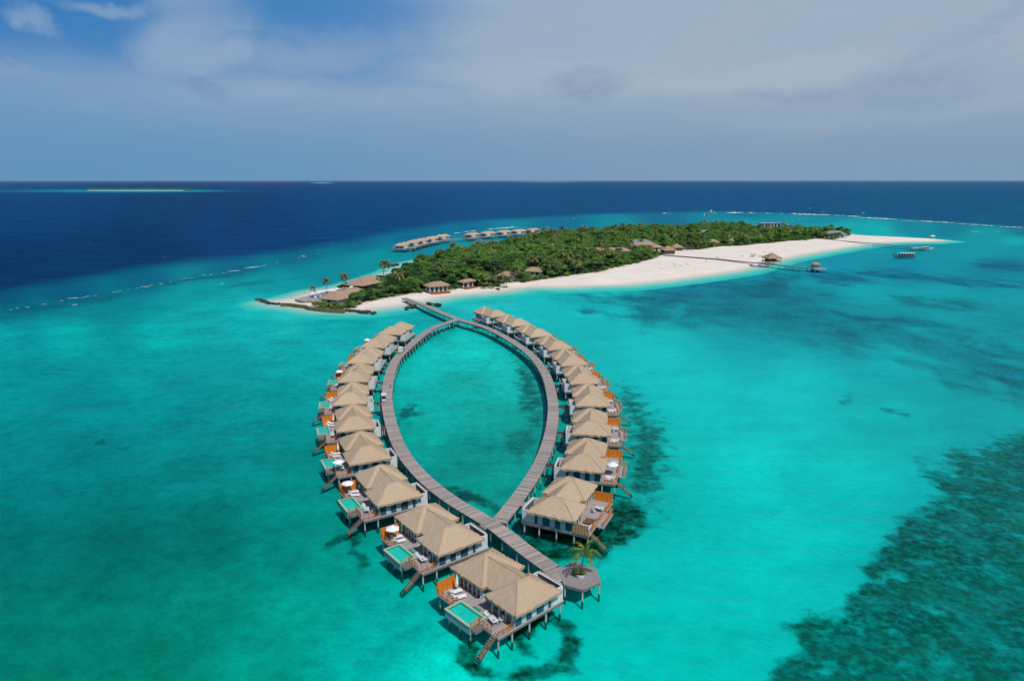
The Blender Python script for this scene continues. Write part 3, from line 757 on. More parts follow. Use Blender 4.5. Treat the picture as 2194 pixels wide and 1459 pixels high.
    if pool: b.box(2.32, 3.6, 4.0, 4.95, 1.72, 2.1)
    else: b.box(2.32, 3.6, 4.9, 10.5, 1.86, 2.06)
    b.build('landing', M['deck'] if not pool else M['beam'], t)
    # stairs down to the water
    b = mb()
    for y in (1.45, 2.25): b.bar((2.2, y, 2.05), (5.5, y, -.55), .08, .22)
    b.bar((2.3, 1.42, 2.95), (5.2, 1.42, .65), .06, .06); b.bar((3.7, 1.42, .9), (3.7, 1.42, 1.9), .06, .06); b.bar((5.1, 1.42, -.3), (5.1, 1.42, .8), .06, .06)
    st = b.build('stairs', M['stair'], t)
    b = mb()
    for k in range(11):
        f = (k+.5)/11; b.box(2.25+3.2*f-.12, 2.25+3.2*f+.14, 1.5, 2.2, 2.08-2.55*f, 2.14-2.55*f)
    b.build('tread', M['stairlight'], st)
    return t

def m_screenh():
    m = NT('orange_boards_h'); sp = m.n('ShaderNodeSeparateXYZ'); m.l(m.coord(), sp.inputs[0])
    k = m.math('DIVIDE', sp.outputs[2], .16); q = m.n('ShaderNodeTexWhiteNoise', noise_dimensions='1D'); m.l(m.math('FLOOR', k), q.inputs['W'])
    g = m.math('LESS_THAN', m.math('FRACT', k), .12)
    n = m.noise(m.scale(m.coord(), (1, 1, 8)), 1.5, 4, .6)
    c = m.mix(m.math('ADD', m.math('MULTIPLY', q.outputs['Value'], .5), m.math('MULTIPLY', n, .5)), (.50, .15, .014), (.78, .26, .025))
    c = m.mix(m.math('MULTIPLY', g, .5), c, (.15, .04, .005))
    return m.done(m.bsdf(c, .65, .25))
M['screenh'] = m_screenh()

ORD = ['nearest', 'second', 'third', 'fourth', 'fifth', 'sixth', 'seventh', 'eighth', 'ninth', 'tenth']
# near outer eave corner (world) and outward heading of each villa
LV = []
for i, ((ox, oy), (ix, iy), ang) in enumerate(zip(
    [(1105.9,1321.7),(940.9,1191.3),(810.3,1084),(749.7,996.2),(721.7,925.3),(713,866.3),(721.7,817.3),(742.9,777.2),(771.7,742.9),(812.2,713.5)],
    [(1204.9,1265.3),(1036.4,1152.8),(904.7,1060.7),(838.3,980.3),(803,916),(787.9,865),(791.6,818),(801.9,778.9),(825.6,745.4),(858.5,718.2)],
    [222.6,218,211.5,205.5,199,192.5,186.5,181,176,171])):
    o = np.array(at(ox, oy, EZ)); q = np.array(at(ix, iy, EZ)); c = (o+q)/2; a = R(ang)
    org = c + 4.35*np.array((math.cos(a), math.sin(a))); LV.append((org[0], org[1], a))
RV = []
for (ix, iy), ang in zip([(1128.3,1095.6),(1199.9,1003.4),(1224.7,929.4),(1233.5,869.1),(1221.4,822),(1202.8,783.6),(1175.4,749.6),(1137,722.2),(1096.5,699.2),(1051.5,679.9)],
                         [335,346,351.5,357.5,3,9,14.5,19.5,25,30.5]):
    q = np.array(at(ix, iy, EZ)); a = R(ang); org = q + 8.7*np.array((math.cos(a), math.sin(a))); RV.append((org[0], org[1], a))

# jetty centre lines
def catmull(P, step=1.0):
    P = [np.array(p, float) for p in P]; P = [2*P[0]-P[1]] + P + [2*P[-1]-P[-2]]; out = []
    for i in range(1, len(P)-2):
        n = max(2, int(np.linalg.norm(P[i+1]-P[i])/step))
        for k in range(n):
            t = k/n; a, b, c, d = P[i-1], P[i], P[i+1], P[i+2]
            out.append(.5*((2*b)+(-a+c)*t+(2*a-5*b+4*c-d)*t*t+(-a+3*b-3*c+d)*t**3))
    out.append(P[-2]); return out
JL = [at(*q, z=DZ) for q in [(980,684),(933,700),(902,720),(873,745),(850,768),(835,803),(829,850),(836,900),(858,960),(900,1015),(960,1065),(1030,1108),(1065,1130),(1130,1180),(1213,1240)]]
JR = [at(*q, z=DZ) for q in [(866,638),(905,652),(940,667),(980,683),(1040,701),(1095,729),(1140,762),(1168,800),(1182,845),(1185,890),(1175,945),(1150,1005),(1110,1065),(1068,1118)]]
def jetty(name, label, P, w, zt, postw=1.0, step=4.0, th=.16, z_end=None, mat=None, every=None, rail=False, post_r=.13, stringer=True):
    path = catmull(P); t = thing(name, label, 'jetty', (path[0][0], path[0][1], 0))
    o = path[0]
    n = len(path); L = 0; vs = []; fs = []; uv = []
    nr = []
    for i, p in enumerate(path):
        d = path[min(i+1, n-1)]-path[max(i-1, 0)]; d /= np.linalg.norm(d); nr.append(np.array((-d[1], d[0])))
    S = [0]
    for i in range(1, n): S.append(S[-1]+np.linalg.norm(path[i]-path[i-1]))
    for i, p in enumerate(path):
        a = p-o+nr[i]*w/2; b_ = p-o-nr[i]*w/2
        vs += [(a[0],a[1],zt),(b_[0],b_[1],zt),(b_[0],b_[1],zt-th),(a[0],a[1],zt-th)]
    for i in range(n-1):
        k = i*4; j = k+4
        fs += [(k, k+1, j+1, j), (k+1, k+2, j+2, j+1), (k+2, k+3, j+3, j+2), (k+3, k, j, j+3)]
        u0, u1 = S[i], S[i+1]
        uv += [[(u0,0),(u0,w),(u1,w),(u1,0)], [(u0,0),(u0,.1),(u1,.1),(u1,0)], [(u0,0),(u0,w),(u1,w),(u1,0)], [(u0,0),(u0,.1),(u1,.1),(u1,0)]]
    fs += [(0, 3, 2, 1), ((n-1)*4, (n-1)*4+1, (n-1)*4+2, (n-1)*4+3)]; uv += [[(0,0)]*4]*2
    b = MB(); b.add(vs, fs, uv); b.build('deck', mat or M['jetty'], t)
    b = MB()
    for sgn in (-1, 1):
        pp = [((p-o+nr[i]*sgn*(w/2-.12))[0], (p-o+nr[i]*sgn*(w/2-.12))[1], zt-th-.16) for i, p in enumerate(path)]
        for q0, q1 in zip(pp[::3], pp[3::3]): b.bar(q0, q1, .14, .3)
    b.build('stringer', M['beam'], t)
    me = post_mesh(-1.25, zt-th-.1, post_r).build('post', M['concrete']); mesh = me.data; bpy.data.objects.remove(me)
    spots = []
    for k in range(int(S[-1]/step)+1):
        s = min(k*step+.6, S[-1]-.1); i = min(range(n), key=lambda q: abs(S[q]-s))
        for sgn in (-1, 1):
            q = path[i]-o+nr[i]*sgn*(w/2-.15); spots.append((q[0], q[1], (path[i][0])**2+path[i][1]**2))
    spots.sort(key=lambda s: s[2])
    for x, y, _ in spots[:98]:
        p = bpy.data.objects.new('post', mesh); C.objects.link(p); p.parent = t; p.location = (x, y, 0)
    if spots[98:]:
        b = MB()
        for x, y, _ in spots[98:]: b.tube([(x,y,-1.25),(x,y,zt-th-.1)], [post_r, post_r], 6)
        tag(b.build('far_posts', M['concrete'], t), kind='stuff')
    return t, path
_, pathL = jetty('wooden_jetty', 'grey plank jetty curving along the left arc to the end platform', JL, 2.9, DZ)
_, pathR = jetty('wooden_jetty', 'grey plank jetty from the island beach curving along the right arc', JR, 2.8, DZ-.008, th=.17)

VARC = {}
def near_path(p, path):
    q = np.array(path); return q[np.argmin(((q-p)**2).sum(1))]
villa_left = make_villa('x', True, True)
villa_right = make_villa('x', False, False)
def put_villas(protos, spots, side, path):
    for i, (x, y, a) in enumerate(spots):
        if side == 'left':
            lab = 'thatched overwater villa with green plunge pool, %s on the left arc from the camera' % ORD[i]
            o = place(protos, USED, (x, y, 0), a + math.pi, lab, 'overwater villas on the left arc')
        else:
            lab = 'thatched overwater villa with orange-railed deck, %s on the right arc from the camera' % ORD[i]
            o = place(protos, USED, (x, y, 0), a, lab, 'overwater villas on the right arc')
        sg = 1 if side == 'left' else -1
        # gangway to the jetty
        ca, sa = math.cos(a), math.sin(a)
        ty = np.array((sa, -ca)) if side == 'left' else np.array((-sa, ca))
        ax = np.array((ca, sa))
        ystart = 7.2
        st = np.array((x, y)) + ax*(-10.15) + ty*ystart
        en = near_path(st - ax*3, path); dlen = np.dot(en-st, -ax); dlen = max(1.2, dlen-1.3)
        b = MB(side == 'left'); L = dlen
        u = [[(0,0),(L,0),(L,1.5),(0,1.5)]]
        z = DZ-.03
        b.add([(-10.15,6.4,z),(-10.15-L,6.4,z),(-10.15-L,8.0,z),(-10.15,8.0,z),(-10.15,6.4,z-.2),(-10.15-L,6.4,z-.2),(-10.15-L,8.0,z-.2),(-10.15,8.0,z-.2)],
              [(3,2,1,0),(4,5,6,7),(0,1,5,4),(1,2,6,5),(2,3,7,6),(3,0,4,7)], [[(0,1.5),(L,1.5),(L,0),(0,0)]]+[[(0,0),(L,0),(L,.2),(0,.2)]]*5)
        b.build('gangway', M['walk'], o)
        for dy in (6.6, 7.8): add_pile(o, -10.15-L*.5, dy, side == 'left')
        VARC[(side, i)] = (x, y, a)
# plan axes: x outward from the jetty, y along it away from the viewpoint; the left arc uses the mirrored plan
put_villas(villa_left, LV, 'left', pathL)
put_villas(villa_right, RV, 'right', pathR)
def vloc(side, i, lx, ly, z):
    x, y, a = VARC[(side, i)]
    ax = (math.cos(a), math.sin(a)); ty = (math.sin(a), -math.cos(a)) if side == 'left' else (-math.sin(a), math.cos(a))
    return (x+ax[0]*lx+ty[0]*ly, y+ax[1]*lx+ty[1]*ly, z)
# ------------------------------------------------------------------ deck furniture
def make_lounger():
    t = thing('sun_lounger', 'x', 'sun lounger')
    b = MB(); b.box(-.35, .35, -1.0, 1.0, .26, .32); b.build('frame', M['white'], t)
    for sx in (-.3, .3):
        for sy in (-.85, .8): b = MB(); b.box(sx-.03, sx+.03, sy-.03, sy+.03, 0, .26); b.build('leg', M['white'], t)
    b = MB(); b.box(-.34, .34, -.98, .3, .325, .42); b.build('cushion', M['fabric'], t)
    b = MB(); b.bar((0, .3, .38), (0, .98, .78), .68, .09); b.build('backrest', M['fabric'], t)
    return t
def make_parasol(open_=True):
    t = thing('parasol', 'x', 'parasol')
    b = MB(); b.tube([(0,0,0),(0,0,2.6)], [.03,.03], 8); b.build('pole', M['metal'], t)
    b = MB(); b.box(-.3, .3, -.3, .3, 0, .1); b.build('base', M['concrete'], t)
    b = MB()
    if open_:
        n = 6; top = [(0, 0, 2.72)]; ring = [(1.2*math.cos(2*math.pi*k/n), 1.2*math.sin(2*math.pi*k/n), 2.25) for k in range(n)]; low = [(x, y, z-.14) for x, y, z in ring]
        b.add(top+ring+low+[(0,0,2.62)], [(0, 1+k, 1+(k+1)%n) for k in range(n)] + [(1+k, 1+n+k, 1+n+(k+1)%n, 1+(k+1)%n) for k in range(n)] + [(2*n+1, 1+(k+1)%n, 1+k) for k in range(n)])
    else:
        b.tube([(0,0,.9),(0,0,1.3),(0,0,2.2),(0,0,2.72)], [.2,.26,.12,.02], 8)
    b.build('canopy', M['fabric'], t)
    return t
def make_table():
    t = thing('dining_table', 'x', 'table')
    b = MB(); b.box(-.45, .45, -.75, .75, .70, .75); b.build('tabletop', M['white'], t)
    for sx in (-.38, .38):
        for sy in (-.68, .68): b = MB(); b.box(sx-.03, sx+.03, sy-.03, sy+.03, 0, .7); b.build('leg', M['metal'], t)
    b = MB(); b.tube([(.1,.2,.75),(.1,.2,.95)], [.05,.02], 8); b.build('bottle', M['blue'], t)
    b = MB(); b.tube([(-.1,-.3,.75),(-.1,-.3,.79)], [.12,.14], 8); b.build('bowl', M['blue'], t)
    return t
def make_chair():
    t = thing('armchair', 'x', 'chair')
    b = MB(); b.box(-.28, .28, -.28, .28, .38, .46); b.build('seat', M['white'], t)
    b = MB(); b.bar((0, .27, .46), (0, .34, .9), .56, .05); b.build('backrest', M['white'], t)
    for sx in (-.28, .28):
        b = MB(); b.box(sx-.03, sx+.03, -.28, .28, .62, .66); b.build('armrest', M['white'], t)
        for sy in (-.25, .25): b = MB(); b.box(sx-.025, sx+.025, sy-.025, sy+.025, 0, .62); b.build('leg', M['white'], t)
    return t
LG, PO, PCL, TB, CH = make_lounger(), make_parasol(True), make_parasol(False), make_table(), make_chair()
def vput(proto, side, i, lx, ly, rot, label, group=None, z=DZ+.004):
    x, y, zz = vloc(side, i, lx, ly, z); a = VARC[(side, i)][2]
    base = a if side == 'right' else a + math.pi
    r = rot if side == 'right' else -rot
    if i > 0: r += random.uniform(-.22, .22); x += random.uniform(-.16, .16); y += random.uniform(-.16, .16)
    return place(proto, USED, (x, y, zz), base + r, label, group)
OPENP = {('left',1):1,('left',2):1,('left',6):1,('left',8):1}
for side in ('left', 'right'):
    for i in range(10):
        wh = '%s villa on the %s arc' % (ORD[i], side)
        if side == 'left':
            vput(LG, side, i, .15, 12.6, R(-80), 'far sun lounger by the orange screen, %s' % wh, 'loungers on the villa decks')
            vput(LG, side, i, .55, 11.2, R(-75), 'near sun lounger by the pool, %s' % wh, 'loungers on the villa decks')
            if OPENP.get((side, i), 0): vput(PO, side, i, 1.0, 12.5, 0, 'open white parasol on the deck of the %s' % wh, 'parasols on the villa decks')
            elif i in (0, 3, 4, 7): vput(PCL, side, i, -.4, 13.0, 0, 'folded white parasol on the deck of the %s' % wh, 'parasols on the villa decks')
            vput(TB, side, i, .75, 3.7, R(10), 'white dining table by the pool of the %s' % wh, 'dining tables on the villa decks')
            vput(CH, side, i, -.25, 3.2, R(100), 'armchair between table and villa wall, %s' % wh, 'armchairs on the villa decks')
            vput(CH, side, i, .5, 5.3, R(5), 'armchair at the far table end, %s' % wh, 'armchairs on the villa decks')
            if i == 3: vput(PO, side, i, 1.6, 3.4, 0, 'open white parasol over the dining table, %s' % wh, 'parasols on the villa decks')
        else:
            if i == 1: vput(PO, side, i, 1.0, 5.2, 0, 'open white parasol on the deck of the %s' % wh, 'parasols on the villa decks')
            vput(LG, side, i, .9, 2.3, R(-95), 'near sun lounger by the steps, %s' % wh, 'loungers on the villa decks')
            vput(LG, side, i, .9, 3.3, R(-95), 'far sun lounger by the steps, %s' % wh, 'loungers on the villa decks')
            vput(TB, side, i, 1.1, 10.2, R(80), 'white dining table on the open deck of the %s' % wh, 'dining tables on the villa decks')
            vput(CH, side, i, .3, 9.2, R(150), 'white armchair beside the dining table, %s' % wh, 'armchairs on the villa decks')
# brown slatted daybed and a second screen on the nearest right villa
x, y, z = vloc('right', 0, .9, 5.2, DZ+.004)
t = thing('daybed', 'square brown slatted daybed on the nearest right arc villa deck', 'daybed', (x, y, z), VARC[('right', 0)][2])
b = MB()
for k in range(9): b.box(-.85, .85, -.8+k*.18, -.8+k*.18+.14, .42, .47)
b.build('slatted_top', M['brown'], t)
b = MB(); b.box(-.87, .87, -.86, -.81, .30, .50); b.box(-.87, .87, .81, .86, .30, .50); b.build('frame', M['brown'], t)
for sx in (-.83, .83):
    for sy in (-.83, .83): b = MB(); b.box(sx-.05, sx+.05, sy-.05, sy+.05, 0, .7); b.build('leg', M['brown'], t)
x, y, z = vloc('right', 0, 0, 0, 0)
t = thing('bamboo_screen', 'light brown panelled screen at the near deck edge of the nearest right villa', 'screen', (x, y, z), VARC[('right', 0)][2])
b = MB(); b.box(-.68, 2.1, .93, .97, DZ-.02, DZ+1.8); b.build('panel', simple('light_boards', (.36, .22, .12), .8, .3, 3), t)
b = MB()
for k in range(6): xx = -.68+k*.556; b.box(xx-.03, xx+.03, .90, .925, DZ-.05, DZ+1.85)
b.build('frame', M['brown'], t)

# ------------------------------------------------------------------ palms
def frond(b, az, el, L, droop, nleaf, wl, rr, lw=.09, z0=0.0, r0=.1):
    """one feather leaf: bent midrib with hanging leaflets on both sides"""
    ca, sa = math.cos(az), math.sin(az); P = []
    x = r0; z = z0; e = el; seg = 7; st = L/seg
    for k in range(seg+1):
        P.append(np.array((x*ca, x*sa, z))); x += st*math.cos(e); z += st*math.sin(e); e -= droop/seg*(1+.5*k/seg)
    side = np.array((-sa, ca, 0))
    b.tube([tuple(p) for p in P], [.035*(1-k/(seg+1))+.008 for k in range(seg+1)], 3, False)
    for k in range(nleaf):
        t = .12+.86*k/(nleaf-1); f = t*seg; i = min(seg-1, int(f)); p = P[i]+(P[i+1]-P[i])*(f-i); d = P[i+1]-P[i]; d = d/np.linalg.norm(d)
        ln = wl*(math.sin(math.pi*(.12+.8*t))**.7)*rr.uniform(.85, 1.1)
        for s in (-1, 1):
            q = p + side*s*ln*.8 + d*ln*.45 + np.array((0, 0, -ln*rr.uniform(.15, .5)))
            a = p - d*lw; c = p + d*lw
            b.add([a, q, c], [(0, 1, 2)] if s > 0 else [(2, 1, 0)])
def make_palm(name, h, lean, nf, L, nleaf, wl, mat, seed, lw=.09, tr=.16):
    rr = random.Random(seed); t = thing(name, 'x', 'palm tree')
    b = MB(); pts_ = []; rs = []
    for k in range(8):
        f = k/7; pts_.append((lean*f*f, lean*.3*f, h*f)); rs.append(tr*(1.25 if k == 0 else 1)*(1-.4*f))
    b.tube(pts_, rs, 8); b.build('trunk', M['trunk'], t, True)
    b = MB(); top = pts_[-1]
    for k in range(nf):
        az = 2*math.pi*(k*.381966*1.0)+rr.uniform(-.2, .2); u = k/nf
        el = R(78)-u*R(100)+rr.uniform(-.2, .2)
        frond(b, az, el, L*rr.uniform(.8, 1.08), R(95)*rr.uniform(.8, 1.2)*(1-.3*u), nleaf, wl, rr, lw)
    b.v = [(p[0]+top[0], p[1]+top[1], p[2]+top[2]) for p in b.v]
    b.build('crown', mat, t)
    return t

# ------------------------------------------------------------------ end platform with planter
PP = [at(*q, z=DZ) for q in [(1194,1220),(1227,1203.4),(1276,1215.8),(1287.7,1245.6),(1248.7,1263),(1207.5,1251.7)]]
cx, cy = at(1243, 1234, DZ)
t = thing('viewing_platform', 'grey six-sided plank platform at the jetty end with a palm', 'platform', (cx, cy, 0))
loc = [(x-cx, y-cy) for x, y in PP]; zt = DZ+.006
for k in range(6):
    a, c = np.array(loc[k]), np.array(loc[(k+1) % 6]); e = (c-a)/np.linalg.norm(c-a); n = np.array((-e[1], e[0]))
    P3 = [np.array((0., 0.)), c, a]
    uv = [(float(abs((p-a) @ n)), float((p-a) @ e)) for p in P3]
    b = MB(); b.add([(p[0], p[1], zt) for p in P3]+[(p[0], p[1], zt-.15) for p in P3], [(0,2,1),(3,4,5),(1,2,5,4)], [[uv[0],uv[2],uv[1]],[uv[0],uv[1],uv[2]],[(0,0),(.1,0),(.1,.1),(0,.1)]])
    b.build('deck_wedge', M['platform'], t)
b = MB()
for k in range(6): a, c = loc[k], loc[(k+1) % 6]; b.bar((a[0]*.97, a[1]*.97, zt-.32), (c[0]*.97, c[1]*.97, zt-.32), .14, .34)
for k in range(3): a, c = loc[k], loc[k+3]; b.bar((a[0]*.93, a[1]*.93, zt-.3), (c[0]*.93, c[1]*.93, zt-.3-.01*k), .14, .26)
b.build('beam', M['beam'], t)
for a in loc: add_pile(t, a[0]*.92, a[1]*.92)
t = thing('planter', 'round pale planter in the middle of the end platform', 'planter', (cx, cy, zt))
b = MB(); b.tube([(0,0,.0),(0,0,.12),(0,0,.5),(0,0,.5),(0,0,.42)], [.68,.72,.76,.64,.62], 20); b.build('pot', M['white'], t)
b = MB(); b.tube([(0,0,.40),(0,0,.44)], [.62,.62], 16); b.build('soil', M['brown'], t)

def clump(b, n, c, rad, size, rr, flat=.8):
    for k in range(n):
        while True:
            v = np.array([rr.uniform(-1, 1) for _ in range(3)])
            if .1 < np.linalg.norm(v) <= 1: break
        r = np.linalg.norm(v)
        v = v/r*(r**.4)
        p = np.array(c)+v*np.array(rad)
        s = size*rr.uniform(.6, 1.3); a = rr.uniform(0, 6.28); tl = rr.uniform(-.7, .7)
        nrm = v*flat+np.array((rr.uniform(-.5, .5), rr.uniform(-.5, .5), .6)); nrm /= np.linalg.norm(nrm)
        u = np.cross(nrm, (math.cos(a), math.sin(a), .1)); u /= np.linalg.norm(u); w = np.cross(nrm, u)
        b.add([p-u*s*.5-w*s*.3, p+u*s*.15-w*s*.5, p+u*s*.55+w*s*.1, p-u*s*.05+w*s*.5], [(0,1,2,3)])
b = MB(); rr = random.Random(3)
clump(b, 260, (-.45, .1, .85), (.75, .6, .5), .28, rr); clump(b, 120, (.3, -.35, .75), (.4, .35, .35), .22, rr)
for k in range(14): frond(b, rr.uniform(0, 6.28), R(rr.uniform(20, 70)), .9, R(70), 8, .25, rr, .05, .5, .2)
tag(b.build('planter_shrub', M['palm'], None, loc=(cx, cy, zt)), 'low green shrub filling the planter under the platform palm', 'shrub')
pn = make_palm('coconut_palm', 3.6, .55, 14, 3.1, 28, .62, M['palmnear'], 23, .045, .10)
pn.location = (cx+.15, cy-.1, zt+.42)
tag(pn, 'young yellow-green palm standing in the planter on the end platform', 'palm tree')

# ------------------------------------------------------------------ people and buggies on the jetty
def make_person(label, loc, rz, top, legs, arm=.15):
    t = thing('person', label, 'person', loc, rz)
    def skin(name, V, E, Rr, mat, root=0):
        me = bpy.data.meshes.new(name); me.from_pydata(V, E, []); o = bpy.data.objects.new(name, me); C.objects.link(o); o.parent = t
        m = o.modifiers.new('s', 'SKIN'); m.use_smooth_shade = True
        sv = me.skin_vertices[0].data
        for i, r in enumerate(Rr): sv[i].radius = (r, r); sv[i].use_root = (i == root)
        s2 = o.modifiers.new('u', 'SUBSURF'); s2.levels = 1; s2.render_levels = 1
        me.materials.append(mat); return o
    V = [(0,0,.95),(0,0,1.2),(0,0,1.42),(0,0,1.53),(0,.01,1.62),(0,.01,1.74),
         (.19,0,1.41),(.24,arm*.5,1.14),(.26,arm,.90),(.27,arm+.03,.80),(-.19,0,1.41),(-.24,-arm*.5,1.14),(-.26,-arm*.3,.90),(-.27,-arm*.3,.80),
         (.09,0,.90),(.11,.06,.50),(.11,.02,.09),(.11,.16,.04),(-.09,0,.90),(-.11,-.06,.50),(-.11,-.12,.09),(-.11,.02,.04)]
    Ed = [(0,1),(1,2),(2,3),(3,4),(4,5),(2,6),(6,7),(7,8),(8,9),(2,10),(10,11),(11,12),(12,13),(0,14),(14,15),(15,16),(16,17),(0,18),(18,19),(19,20),(20,21)]
    Rr = [.13,.125,.13,.055,.09,.085,.055,.042,.032,.035,.055,.042,.032,.035,.085,.055,.038,.035,.085,.055,.038,.035]
    skin('body', V, Ed, Rr, M['skin'])
    skin('shirt', [(0,0,.93),(0,0,1.2),(0,0,1.41),(.2,0,1.41),(.235,arm*.35,1.22),(-.2,0,1.41),(-.235,-arm*.35,1.22)], [(0,1),(1,2),(2,3),(3,4),(2,5),(5,6)], [.15,.145,.145,.075,.06,.075,.06], top)
    skin('trousers', [(0,0,.96),(.09,0,.88),(.11,.06,.50),(.11,.03,.18),(-.09,0,.88),(-.11,-.06,.50),(-.11,-.10,.18)], [(0,1),(1,2),(2,3),(0,4),(4,5),(5,6)], [.145,.1,.07,.055,.1,.07,.055], legs)
    skin('hair', [(0,-.02,1.70),(0,-.03,1.77)], [(0,1)], [.095,.09], M['hair'])
    return t
def make_buggy(name, label, loc, rz, boxed=False):
    t = thing(name, label, 'buggy', loc, rz)
    b = MB(); b.box(-.6, .6, -1.15, 1.2, .30, .62); b.box(-.55, .55, .75, 1.15, .62, .95); b.build('body', M['white'], t)
    for sx in (-.55, .55):
        for sy in (-.8, .85):
            b = MB(); b.tube([(sx-.09, sy, .24), (sx+.09, sy, .24)], [.24, .24], 14); w = b.build('wheel', M['black'], t)
            b = MB(); b.tube([(sx-.10, sy, .24), (sx+.10, sy, .24)], [.12, .12], 10); b.build('hubcap', M['metal'], w)
    if boxed:
        b = MB(); b.box(-.62, .62, -1.2, .55, .64, 1.95); b.build('cargo_box', M['white'], t)
    else:
        b = MB(); b.box(-.5, .5, -.35, .15, .62, .85); b.bar((0, -.40, .85), (0, -.5, 1.3), .98, .08); b.build('seat', M['cloth_dark'], t)
        b = MB(); b.tube([(-.2,.62,.9),(-.2,.45,1.1)], [.02,.02], 6); b.tube([(-.2,.42,1.09),(-.2,.45,1.13)], [.16,.16], 12); b.build('steering_wheel', M['black'], t)
    for sx in (-.55, .55):
        for sy, top in ((-1.0, -1.0), (.95, .7)): b = MB(); b.bar((sx, sy, .62), (sx, top, 1.82), .05, .05); b.build('roof_post', M['metal'], t)
    b = MB(); b.prism([(-.66,-1.2),(.66,-1.2),(.7,-.9),(.7,.7),(.62,.95),(-.62,.95),(-.7,.7),(-.7,-.9)], 1.96, 2.04); b.build('roof', M['white'], t)
    return t
def on_jetty(px, py, path, off=0):
    p = np.array(at(px, py, DZ)); q = np.array(path); i = int(np.argmin(((q-p)**2).sum(1))); i = min(max(i, 1), len(q)-2)
    d = q[i+1]-q[i-1]; return p[0], p[1], math.atan2(d[1], d[0])
x, y, a = on_jetty(823, 859, pathL); make_buggy('golf_buggy', 'white open golf buggy driving on the left arc jetty', (x, y, DZ+.004), a+math.pi/2-math.pi+math.pi)
x, y, a = on_jetty(859, 756, pathL); make_buggy('cargo_buggy', 'white boxy cargo buggy parked on the left arc jetty', (x, y, DZ+.004), a+math.pi/2, True)
x, y, a = on_jetty(866.5, 753, pathL); make_person('person in a pink shirt walking beside the boxy white buggy', (x, y, DZ), 1.0, simple('pink_cloth', (.6,.3,.3), .8), M['cloth_dark'])
x, y, a = on_jetty(915, 715, pathL); make_person('person in white walking alone on the far left arc jetty', (x, y, DZ), 2.0, M['fabric'], M['fabric'])
x, y, a = on_jetty(837, 831, pathL); make_person('person in white shirt and dark trousers by the inner jetty edge', (x, y, DZ), .4, M['fabric'], M['cloth_dark'])

# ------------------------------------------------------------------ island buildings
BLD = []   # (x, y, radius) kept free of trees
def house(name, label, lf, fr, rt, ze=4.6, slope=.5, wall=None, deckc=None, mat='thatch_isle', zg=1.3, over=1.2, openf=False, plain=False):
    """hip-roofed house from the three seen eave corners: left, front, right"""
    A, B_, D = (np.array(at(*q, z=ze)) for q in (lf, fr, rt))
    e1 = D-B_; w = np.linalg.norm(e1); ang = math.atan2(e1[1], e1[0]); n = np.array((-math.sin(ang), math.cos(ang)))
    d = abs((A-B_) @ n); d = max(d, w*.45); d = min(d, w*1.3)
    c = B_+e1/2+n*d/2
    t = thing(name, label, 'house', (c[0], c[1], zg), ang)
    h = ze-zg; b = MB(); hip(b, -w/2, w/2, -d/2, d/2, h, slope, res=1.2, jit=.06, seed=int(w*10)); r = b.build('roof', M[mat], t)
    b = MB(); hipcaps(b, -w/2, w/2, -d/2, d/2, h, slope, .16); b.build('ridge_cap', M[mat], r)
    x, y = w/2-over, d/2-over
    if openf:
        for sx in (-x, 0, x):
            for sy in (-y, y): b = MB(); b.tube([(sx,sy,0),(sx,sy,h+.1)], [.16,.16], 8); b.build('column', M['brown'], t)
        b = MB(); b.box(-x*.6, x*.6, -y*.2, y*.8, 0, h); b.build('wall', M['brown'], t)
    else:
        b = MB(); b.box(-x, x, -y, y, -.6, h+.1); b.build('wall', wall or M['white'], t)
        k = max(2, int(2*x/2.6)); st = 2*x/k
        for i in ((k-2,) if plain else range(k)):
            b = MB(); b.box(-x+i*st+st*(.3 if plain else .18), -x+i*st+st*.82, -y-.05, -y+.02, .15, h-.5); b.build('glass_door', M['glass'], t)
        b = MB(); b.box(-x-.05, -x+.02, -1.0, 1.0, .8, h-.7); b.build('window', M['glass'], t)
    b = MB(); b.box(-x-.4, x+.4, -y-.4-(2.6 if deckc else 0), y+.4, -.8, .02 if not deckc else .06); b.build('floor_slab' if not deckc else 'deck', M[deckc] if deckc else M['concrete'], t)
    BLD.append((c[0], c[1], max(w, d)/2+1.0)); return t, c, ang
M['terracotta'] = planks('red_deck', (.30, .10, .045), 'x', .2, .3)
house('restaurant_hall', 'large white-walled hall with brown hip roof nearest the sand tip', (686,638), (721,643.5), (800,627), 3.9, .5, plain=True)
house('restaurant_hall', 'large open hall with brown hip roof behind the nearest hall', (744,607.5), (778,612.5), (832,601), 4.4, .5, openf=True)
house('beach_house', 'white glass-fronted beach house with red deck left of the others', (905,611), (919,614.6), (965,610.5), 4.6, .5, deckc='terracotta')
house('beach_house', 'white beach house with brown deck, second along the shore beside palms', (988,603), (992,605), (1020,601), 4.6, .5, deckc='terracotta')
def hut(name, px, py, w, d, ang, label, ze=4.4, mat='thatch_isle', slope=.55, apex=True, cat='house', wall=None):
    """thatched hut whose roof apex is seen at (px,py)"""
    hr = min(w, d)/2*slope; zg = 1.3; x, y = at(px, py, ze+hr*.8)
    t = thing(name, label, cat, (x, y, zg), ang); h = ze-zg
    b = MB(); hip(b, -w/2, w/2, -d/2, d/2, h, slope, res=1.1, jit=.06, seed=int(px)); r = b.build('roof', M[mat], t)
    b = MB(); hipcaps(b, -w/2, w/2, -d/2, d/2, h, slope, .15); b.build('ridge_cap', M[mat], r)
    b = MB(); b.box(-w/2+1, w/2-1, -d/2+1, d/2-1, -.5, h+.1); b.build('wall', wall or M['white'], t)
    for k in range(3):
        b = MB(); xx = (-1+k)*(w-2)/3.2; b.box(xx-.7, xx+.7, -d/2+.94, -d/2+1.02, .2, h-.6); b.build('window', M['glass'], t)
    BLD.append((x, y, max(w, d)/2+.6)); return t
